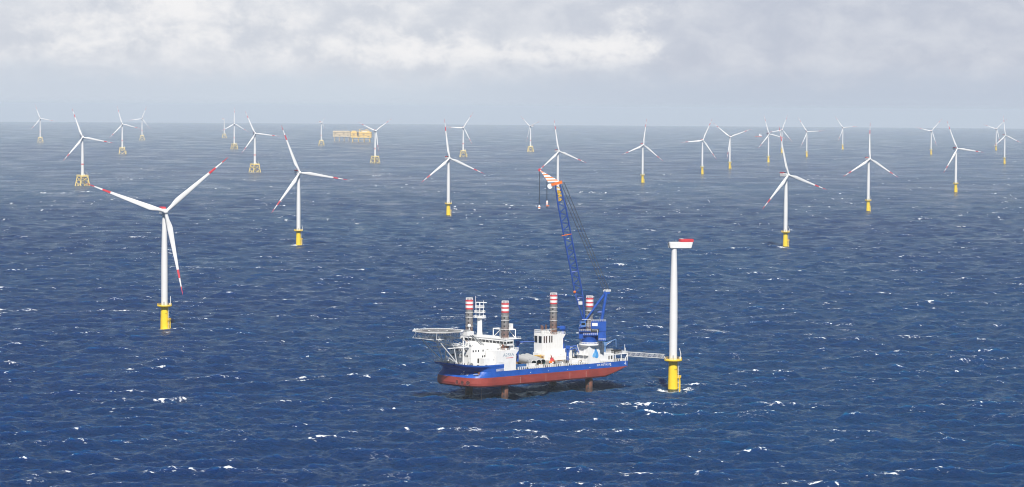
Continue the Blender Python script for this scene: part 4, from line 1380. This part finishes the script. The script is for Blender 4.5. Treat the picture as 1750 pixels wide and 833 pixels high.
m.span((0, 0, 0), (0.01, 0.01, 0.01), ORANGE, M=Matrix.Translation(bp(50, 0, 2.4)))
for s in (70.5, 73, 75.2, 77):
    m.box((0, 0, 0), (1.7, 1.5, 1.0), YELLOWM if s < 76 else SHIPW, M=Matrix.Translation(bp(s, 0.2, 1.2)))
    m.tube(bp(s, -1.1, 1.6), bp(s+1.5, 1.1, 1.6), 0.2, YELLOWM, n=5)
m.sphere(bp(16.5, 2.2, 2.3), 0.9, ORANGE, 8)
m.box((0, 0, 0), (2.2, 1.6, 1.8), SHIPW, M=Matrix.Translation(bp(9.6, 0.3, 2.4)))
m.box((0, 0, 0), (1.3, 1.0, 1.2), SHIPW, M=Matrix.Translation(bp(12.0, 1.0, 2.2)))
m.build('boom_fittings', crane)
m = MB()                                                      # orange boom head
H0 = Vector((19.2, 0, 121.0))
M_h = Matrix.Translation(CF @ H0) @ CF.to_3x3().to_4x4()
m.box((0.4, 0, 0.3), (6.4, 4.2, 1.6), ORANGE, M=M_h @ Matrix.Rotation(R(15), 4, 'Y'))
for y in (-1.2, 0, 1.2):
    m.lathe([(1.5, -0.25), (1.5, 0.25)], SHIPW, 16, M=M_h @ Matrix.Translation((4.4, y, -1.5)) @ Matrix.Rotation(math.pi/2, 4, 'X'))
m.build('boom_head', crane)
m = MB()                                                      # striped fly jib: tapering box girder
TIP = Vector((29.6, 0, 128.9)); JA = Vector((17.4, 0, 122.0)); JB = Vector((24.6, 0, 121.8))
nst = 9
for i in range(nst):
    t0, t1 = i/nst, (i+1)/nst
    mat = ORANGE if i % 2 == 1 else SHIPW
    pa0, pb0, pa1, pb1 = JA.lerp(TIP, t0), JB.lerp(TIP, t0), JA.lerp(TIP, t1), JB.lerp(TIP, t1)
    w0, w1 = 1.7*(1-t0)+0.35, 1.7*(1-t1)+0.35
    vs = []
    for a, b, w in ((pa0, pb0, w0), (pa1, pb1, w1)):
        vs += [CF @ (a+Vector((0, -w, 0))), CF @ (a+Vector((0, w, 0))), CF @ (b+Vector((0, w, 0))), CF @ (b+Vector((0, -w, 0)))]
    m.add(vs, [(0, 1, 5, 4), (1, 2, 6, 5), (2, 3, 7, 6), (3, 0, 4, 7), (3, 2, 1, 0), (4, 5, 6, 7)], mat)
m.lathe([(0.9, -0.3), (0.9, 0.3)], RED, 12, M=Matrix.Translation(CF @ TIP) @ CF.to_3x3().to_4x4() @ Matrix.Rotation(math.pi/2, 4, 'X'))
m.build('fly_jib', crane)
m = MB()
for k, y in enumerate((-1.4, 0.0, 1.4)):
    m.tube(cp(APEX[0]-1.3+1.5*k, y, APEX[1]+1.2), cp(15.4+1.25*k, y*0.95, 121.8-1.6*k), 0.19, ROPE, n=5)
m.build('luffing_ropes', crane)
for (u, ztop, zbot, sp, r) in ((25.2, 122.2, 111.0, 0.55, 0.9), (29.7, 128.5, 108.4, 0.18, 0.75)):
    m = MB()
    for y in (-sp, sp):
        m.tube(cp(u+y*0.8, y, ztop), cp(u+y*0.8, y, zbot), 0.11, ROPE, n=5)
    m.build('hoist_rope', crane)
    m = MB()
    m.box((0, 0, 0), (1.2, 1.0, 2.2), SHIPW, M=Matrix.Translation(cp(u, 0, zbot-1.0)) @ CF.to_3x3().to_4x4(), taper=0.6)
    m.box((0, 0, 0), (1.26, 1.06, 0.5), ORANGE, M=Matrix.Translation(cp(u, 0, zbot-1.3)) @ CF.to_3x3().to_4x4())
    if r > 0.8:
        m.box((0, 0, 0), (1.8, 0.6, 0.5), ORANGE, M=Matrix.Translation(cp(u-0.4, 0, zbot-2.9)) @ CF.to_3x3().to_4x4())
        m.box((0, 0, 0), (0.7, 0.5, 0.9), DARK, M=Matrix.Translation(cp(u, 0, zbot-3.7)) @ CF.to_3x3().to_4x4())
    else:
        m.box((0, 0, 0), (0.8, 0.6, 0.8), DARK, M=Matrix.Translation(cp(u, 0, zbot-2.6)) @ CF.to_3x3().to_4x4())
    m.build('hook_block', crane)

# small blue deck cranes
def deck_crane(base, h, yaw, l1, e1, l2, e2, r=0.55, mat=CRANEB, head=True):
    m = MB()
    b = Vector(base)
    t = b + Vector((0, 0, h))
    m.tube(b, t, r*1.3, mat, r1=r*1.1, n=10)
    d = Vector((math.cos(yaw), math.sin(yaw), 0))
    if head: m.box((t.x, t.y, t.z+0.4), (r*4.2, r*3.6, 2.0), mat, rz=yaw)
    k = t + (d*math.cos(e1)+Vector((0, 0, math.sin(e1))))*l1
    m.tube(t+Vector((0, 0, 0.5)), k, r*0.9, mat, r1=r*0.6, n=8)
    q = k + (d*math.cos(e2)+Vector((0, 0, math.sin(e2))))*l2
    m.tube(k, q, r*0.55, mat, r1=r*0.35, n=8)
    m.tube(t.lerp(k, 0.1)+Vector((0, 0, -0.6)), t.lerp(k, 0.6)+Vector((0, 0, -0.1)), r*0.35, SHIPW, n=6)
    return m.build('deck_crane', ship)
W2L = lambda wx, wy: math.atan2(wx*0.676-wy*0.737, -wx*0.737-wy*0.676)      # world heading -> ship heading
deck_crane((-9.5, 15.5, 28.0-7), 10.2, W2L(1, 0.0), 5.0, R(12), 5.0, R(2), 0.55)
deck_crane((-75.5, -16.5, 22.3), 12.0, W2L(-1, 0.2), 3.4, R(10), 3.0, R(-60), 0.8)
deck_crane((-57.5, 6.5, ZD), 8.5, W2L(1, 0.0), 5.2, R(15), 4.5, R(-70), 0.6)
deck_crane((-62.0, 1.5, ZD), 6.0, W2L(1, 0.2), 5.0, R(20), 4.0, R(-60), 0.55)
deck_crane((-84.5, 10.0, 21.0), 5.0, W2L(1, -0.05), 7.2, R(27), 4.8, R(-88), 0.5, paint('davit_blue', (0.10, 0.20, 0.40), 0.5))

# ---- things standing on the deck
SH = ship.matrix_world
def s2w(x, y, z):
    a = math.atan2(-0.676, -0.737)
    return Vector((SHIP_X+x*math.cos(a)-y*math.sin(a), SHIP_Y+x*math.sin(a)+y*math.cos(a), z+drop(SHIP_X, SHIP_Y)))
SA = math.atan2(-0.676, -0.737)
labels = ['grey tower tube nearest the ship side on the cargo deck, open end showing',
          'grey tower tube in the middle of the three lying on the cargo deck',
          'grey tower tube farthest from the ship side of the three on the cargo deck']
# tubes lie nearly across the ship; open ends at port aft
TD = (Vector((0.30, -0.954, 0)))
for i, (ex, ey) in enumerate(((912.5, 621.0), (921.0, 620.0), (928.0, 619.0))):
    # find the open end on deck height
    d = ray(ex, ey); zc = ZD+2.6+0.0
    tpar = (zc-CAM_H)/d.z
    E = Vector((0, 0, CAM_H)) + d*tpar
    A = E - TD*30.0
    root = empty('tower_section', (E.x, E.y, ZD + drop(SHIP_X, SHIP_Y)))
    tag(root, labels[i], 'tower section', 'tower tubes on the cargo deck')
    m = MB()
    Mq = Matrix.Translation((0, 0, E.z-ZD-drop(SHIP_X, SHIP_Y))) @ TD.to_track_quat('Z', 'Y').to_matrix().to_4x4()
    m.lathe([(2.30, -30), (2.05, -12), (1.85, 0.0), (1.85, 0.05), (1.52, 0.05)], TUBE, 32, M=Mq, cap=False)
    m.build('shell', root)
    m = MB()
    m.lathe([(1.52, 0.05), (1.50, -3.5), (0.02, -3.6)], TUBEIN, 32, M=Mq, cap=False)
    m.build('inner_wall', root)
    m = MB()
    for k in (-6.0, -16.0, -26.0):
        q = Mq @ Vector((0, 0, k))
        m.box((q.x, q.y, 0.55), (5.0, 0.9, 1.1), YELLOWM if i == 2 else WOOD, rz=math.atan2(TD.y, TD.x)+math.pi/2)
    m.build('cradle', root)

def deck_item(name, label, cat, at, builder, group=None, rz=0.0, z=ZD):
    p = s2w(at[0], at[1], z)
    root = empty(name, p, SA+rz)
    tag(root, label, cat, group)
    builder(root)
    return root
def container(col):
    def f(root):
        m = MB(); m.span((-3.0, -1.2, 0.15), (3.0, 1.2, 2.6), col)
        for k in range(14):
            m.box((-2.8+k*0.43, 1.22, 1.4), (0.2, 0.06, 2.2), col)
        m.build('body', root)
        m = MB()
        for x in (-2.95, 2.95):
            for y in (-1.18, 1.18): m.box((x, y, 1.38), (0.18, 0.18, 2.76), col)
        m.build('corner_frame', root)
        m = MB(); m.box((3.03, 0, 1.4), (0.06, 2.0, 2.2), col); m.build('door', root)
    return f
deck_item('container', 'blue container on deck beside the white jack house', 'container', (-12.0, 15.8), container(BLUEBOX))
deck_item('container', 'white container on deck in front of the grey tower tubes', 'container', (-19.5, 16.6), container(SHIPW), rz=0.15)
deck_item('container', 'white container beside the crane pedestal near the ship side', 'container', (-53.5, 16.2), container(SHIPW))
deck_item('container', 'white container on the inner deck just forward of the crane pedestal', 'container', (-59.0, 11.5), container(SHIPW), rz=R(90))
def loader(root):
    m = MB(); m.span((-2.4, -1.2, 0.7), (2.4, 1.2, 1.9), ORANGE); m.span((-2.2, -0.9, 1.9), (-0.6, 0.9, 2.6), ORANGE); m.build('chassis', root)
    m = MB(); m.span((-0.4, -0.8, 1.9), (1.2, 0.8, 3.7), RED); m.build('cab', root)
    m = MB(); m.tube((-1.0, 0, 2.6), (3.4, 0, 5.6), 0.28, ORANGE, n=8); m.build('lifting_arm', root)
    for x in (-1.6, 1.6):
        for y in (-1.3, 1.3):
            mm = MB(); mm.tube((x, y-0.25, 0.7), (x, y+0.25, 0.7), 0.7, DARK, n=14); mm.build('wheel', root)
deck_item('mobile_crane', 'small orange red mobile crane on deck between the tubes and the pedestal', 'crane', (-45.0, 6.5), loader, rz=0.6)
def rack(root):
    m = MB()
    for x in (-3, 0, 3):
        for y in (-1.5, 1.5): m.tube((x, y, 0), (x, y, 4.0), 0.16, YELLOWM, n=5)
    for z in (0.4, 2.2, 4.0):
        for y in (-1.5, 1.5): m.tube((-3, y, z), (3, y, z), 0.14, YELLOWM, n=5)
        for x in (-3, 0, 3): m.tube((x, -1.5, z), (x, 1.5, z), 0.14, YELLOWM, n=5)
    m.build('frame', root)
    m = MB(); m.span((-2.8, -1.3, 2.3), (2.6, 1.3, 3.4), WOOD); m.build('load', root)
deck_item('storage_rack', 'yellow steel rack on deck behind the ends of the grey tubes', 'rack', (-36.5, 3.5), rack, rz=0.5)
deck_item('storage_rack', 'yellow steel rack near the white funnel house wall', 'rack', (-46.0, -6.0), rack, rz=0.0)
def crate_stack(mat):
    def f(root):
        m = MB(); m.box((0, 0, 0.9), (2.2, 1.8, 1.8), mat); m.build('crate', root)
        m = MB(); m.box((0.1, 0, 1.95), (2.4, 2.0, 0.2), WOOD); m.build('lid', root)
    return f
deck_item('crate', 'brown crate on deck at the foot of the funnel house', 'crate', (-49.0, -9.5), crate_stack(WOOD))
deck_item('crate', 'grey crate beside the orange mobile crane', 'crate', (-49.5, 8.5), crate_stack(GREY))
deck_item('crate', 'white crate close to the deck fence below the tower tubes', 'crate', (-26.0, 17.0), crate_stack(SHIPW))
deck_item('crate', 'dark crate close to the pedestal on the deck', 'crate', (-57.0, 16.8), crate_stack(DARK))
def spool(root):
    m = MB(); m.tube((0, -1.1, 1.3), (0, 1.1, 1.3), 0.8, ROPE, n=16); m.build('drum', root)
    for y in (-1.2, 1.2):
        m = MB(); m.tube((0, y-0.1, 1.3), (0, y+0.1, 1.3), 1.3, GREY, n=18); m.build('flange', root)
deck_item('cable_reel', 'grey cable reel on deck between the crates and the pedestal', 'reel', (-52.0, 12.5), spool, rz=0.4)

# gangway from stern to the tower platform
TPt = TOW.matrix_world.copy()
a = s2w(-95.6, 17.6, 20.9)
b = Vector((P.x-5.2, P.y-1.2, P.z+19.5*s_t))
a = Vector(a); a.z = b.z + 0.3
GANG = paint('gangway_grey', (0.55, 0.55, 0.54), 0.5, 0.06)
gw = empty('gangway', a)
tag(gw, 'white lattice gangway from the ship stern to the yellow pile platform', 'gangway')
L = (b-a).length; gd = (b-a).normalized(); gs = gd.cross(Vector((0, 0, 1))).normalized(); gu = gs.cross(gd)
def gp(s, w, h): return gd*s + gs*w + gu*h
m = MB()
for w in (-0.8, 0.8):
    for h in (-0.4, 1.9):
        m.tube(gp(0, w, h), gp(L, w, h), 0.13, GANG, n=5)
    k = 30
    for i in range(k+1):
        m.tube(gp(L*i/k, w, -0.4), gp(L*i/k, w, 1.9), 0.07, GANG, n=4)
        if i < k and i % 2 == 0: m.tube(gp(L*i/k, w, -0.4), gp(L*(i+1)/k, w, 1.9), 0.06, GANG, n=4)
m.build('lattice', gw)
m = MB()
vs = [gp(0, -0.8, -0.35), gp(0, 0.8, -0.35), gp(L, 0.8, -0.35), gp(L, -0.8, -0.35), gp(0, -0.8, -0.5), gp(0, 0.8, -0.5), gp(L, 0.8, -0.5), gp(L, -0.8, -0.5)]
m.add(vs, [(0, 1, 2, 3), (7, 6, 5, 4), (0, 4, 5, 1), (1, 5, 6, 2), (2, 6, 7, 3), (3, 7, 4, 0)], GANG)
m.tube(gp(L, 0, 0.6), gp(L+1.2, 0, -1.6), 0.35, GANG, n=6)
m.build('walkway', gw)

# ------------------------------------------------------------------ transformer platforms far off
def transformer(px0, px1, py_base, top_py, bot_py, mat, label, yaw, tiers):
    P0 = ground((px0+px1)/2, py_base)
    r = P0.length
    mpp = math.hypot(P0.x, P0.y)/FPX
    W = (px1-px0)*mpp; ztop = height_at(P0, top_py)-P0.z; zbot = height_at(P0, bot_py)-P0.z
    root = empty('transformer_platform', P0, yaw)
    tag(root, label, 'platform', 'offshore transformer platforms')
    m = MB()
    D_ = W*0.55
    m.span((-W/2, -D_/2, zbot), (W/2, D_/2, ztop), mat)
    for i in range(9):
        x = -W/2+W*i/8
        m.box((x, -D_/2-0.2, (zbot+ztop)/2), (0.8, 0.5, ztop-zbot), mat)
    m.build('topside', root)
    for i in range(4):
        x = -W/2 + W*(0.14+0.24*i)
        mm = MB(); mm.box((x, -D_/2-0.45, zbot+(ztop-zbot)*(0.22 if i % 2 else 0.55)), (W*0.10, 0.5, (ztop-zbot)*0.16), paint('far_recess', (0.36, 0.28, 0.17), 0.7)); mm.build('opening', root)
    for q in (0.38, 0.80):
        mm = MB(); mm.box((0, -D_/2-1.2, zbot+(ztop-zbot)*q), (W*1.01, 2.4, 0.7), mat); mm.build('gallery', root)
    m = MB()
    for f in np.linspace(-0.42, 0.42, tiers):
        for y in (-0.38, 0.38):
            m.tube((W*f, D_*y, -6), (W*f, D_*y, zbot), 1.9, mat, n=10)
    m.tube((-W*0.42, -D_*0.38, zbot*0.55), (W*0.42, -D_*0.38, zbot*0.55), 0.9, mat, n=6)
    m.build('legs', root) if False else None
    for f in np.linspace(-0.42, 0.42, tiers):
        for y in (-0.38, 0.38):
            mm = MB(); mm.tube((W*f, D_*y, -6), (W*f, D_*y, zbot), 1.9, mat, n=10); mm.build('leg', root)
    mm = MB()
    mm.tube((-W*0.42, -D_*0.38, zbot*0.5), (W*0.42, -D_*0.38, zbot*0.5), 0.8, mat, n=6)
    mm.build('brace', root)
    return root, W, D_, zbot, ztop
root, W, D_, zb2, zt2 = transformer(569.5, 599, 241.5, 224.0, 234.0, PLATB, 'beige box shaped transformer platform on legs far off at sea', 0.0, 4)
m = MB()
for k in range(9):
    m.box((-W/2+W*0.2+k*W*0.08, 0, zt2+2.5), (2.2, 4, 5), GREY)
    m.tube((-W/2+W*0.2+k*W*0.08, 0, zt2), (-W/2+W*0.2+k*W*0.08, 0, zt2+9), 0.5, GREY, n=5)
m.build('roof_equipment', root)
root, W, D_, zb2, zt2 = transformer(600, 635, 242.6, 225.5, 235.5, PLATY, 'yellow transformer platform with cranes on top beside the beige one', 0.0, 4)
m = MB()
m.span((-W*0.45, -D_/2, zt2), (-W*0.25, D_/3, zt2+5), PLATY); m.span((W*0.0, -D_/2, zt2), (W*0.4, D_/3, zt2+6), PLATY)
m.span((-W*0.2, -D_/2-0.3, zb2+8), (-W*0.10, -D_/2, zt2-2), DARK); m.span((W*0.05, -D_/2-0.4, zt2-1), (W*0.30, -D_/2, zt2+2), SHIPW)
m.build('upper_deck', root)
for x in (-0.1, 0.22):
    m = MB(); m.tube((W*x, 0, zt2), (W*x, 0, zt2+13), 1.3, PLATY, n=8); m.tube((W*x, 0, zt2+11), (W*(x+0.16), 0, zt2+15), 0.9, PLATY, n=6)
    m.build('pedestal_crane', root)

# ------------------------------------------------------------------ small supply ship far off
P3 = ground(1296, 234.2)
sp = empty('supply_ship', P3, 0.0)
tag(sp, 'tiny distant supply ship, red hull and white superstructure near the horizon', 'ship')
m = MB()
Lh = 46.0
pl = [(-Lh/2, 0), (-Lh/2+5, -5.5), (Lh/2, -5.5), (Lh/2, 5.5), (-Lh/2+5, 5.5)]
m.prism(pl, -2, 5.5, paint('far_hull_red', (0.42, 0.07, 0.05), 0.5), DECK)
m.build('hull', sp)
m = MB(); m.span((3, -5, 5.5), (Lh/2-1, 5, 13.5), SHIPW); m.span((4, -4.5, 13.5), (Lh/2-8, 4.5, 16.5), SHIPW); m.build('superstructure', sp)
for x in (7, 17):
    m = MB(); m.box((x, 0, 18.6), (3.6, 3.4, 4.2), SHIPW); m.tube((x, 0, 20.7), (x, 0, 24.5), 0.4, SHIPW, n=5); m.build('mast', sp)

# ------------------------------------------------------------------ the sea itself (after everything that stands in it)
for (lx, ly) in LEGS:
    q = s2w(lx, ly, 0)
    WASH.append((q.x, q.y-1.0, 4.6, 0.74, 1 if ly > 0 else -1))
WASH.append((P.x, P.y-1.5, 5.0, 0.62, 0)); WASH.append((P.x-6, P.y, 2.6, 0.72, 0)); WASH.append((P.x+7, P.y+1, 4.5, 0.52, 1))
sea_me = build_sea()
sea_me.materials.append(sea_material())
sea = bpy.data.objects.new('sea', sea_me); COL.objects.link(sea)
tag(sea, kind='structure')

# ------------------------------------------------------------------ haze
HZ_D = 3.4e-5
m = MB()
mat = bpy.data.materials.new('sea_haze'); mat.use_nodes = True
t = NT(mat.node_tree)
out = t.n('ShaderNodeOutputMaterial'); pv = t.n('ShaderNodeVolumePrincipled')
pv.inputs['Color'].default_value = (0.765, 0.87, 1.0, 1)
pv.inputs['Density'].default_value = HZ_D
pv.inputs['Anisotropy'].default_value = -0.12
t.link(pv.outputs[0], out.inputs['Volume'])
m.span((-62000, -62000, -530), (62000, 62000, 186), mat)
hz = m.build('haze')
tag(hz, kind='stuff')
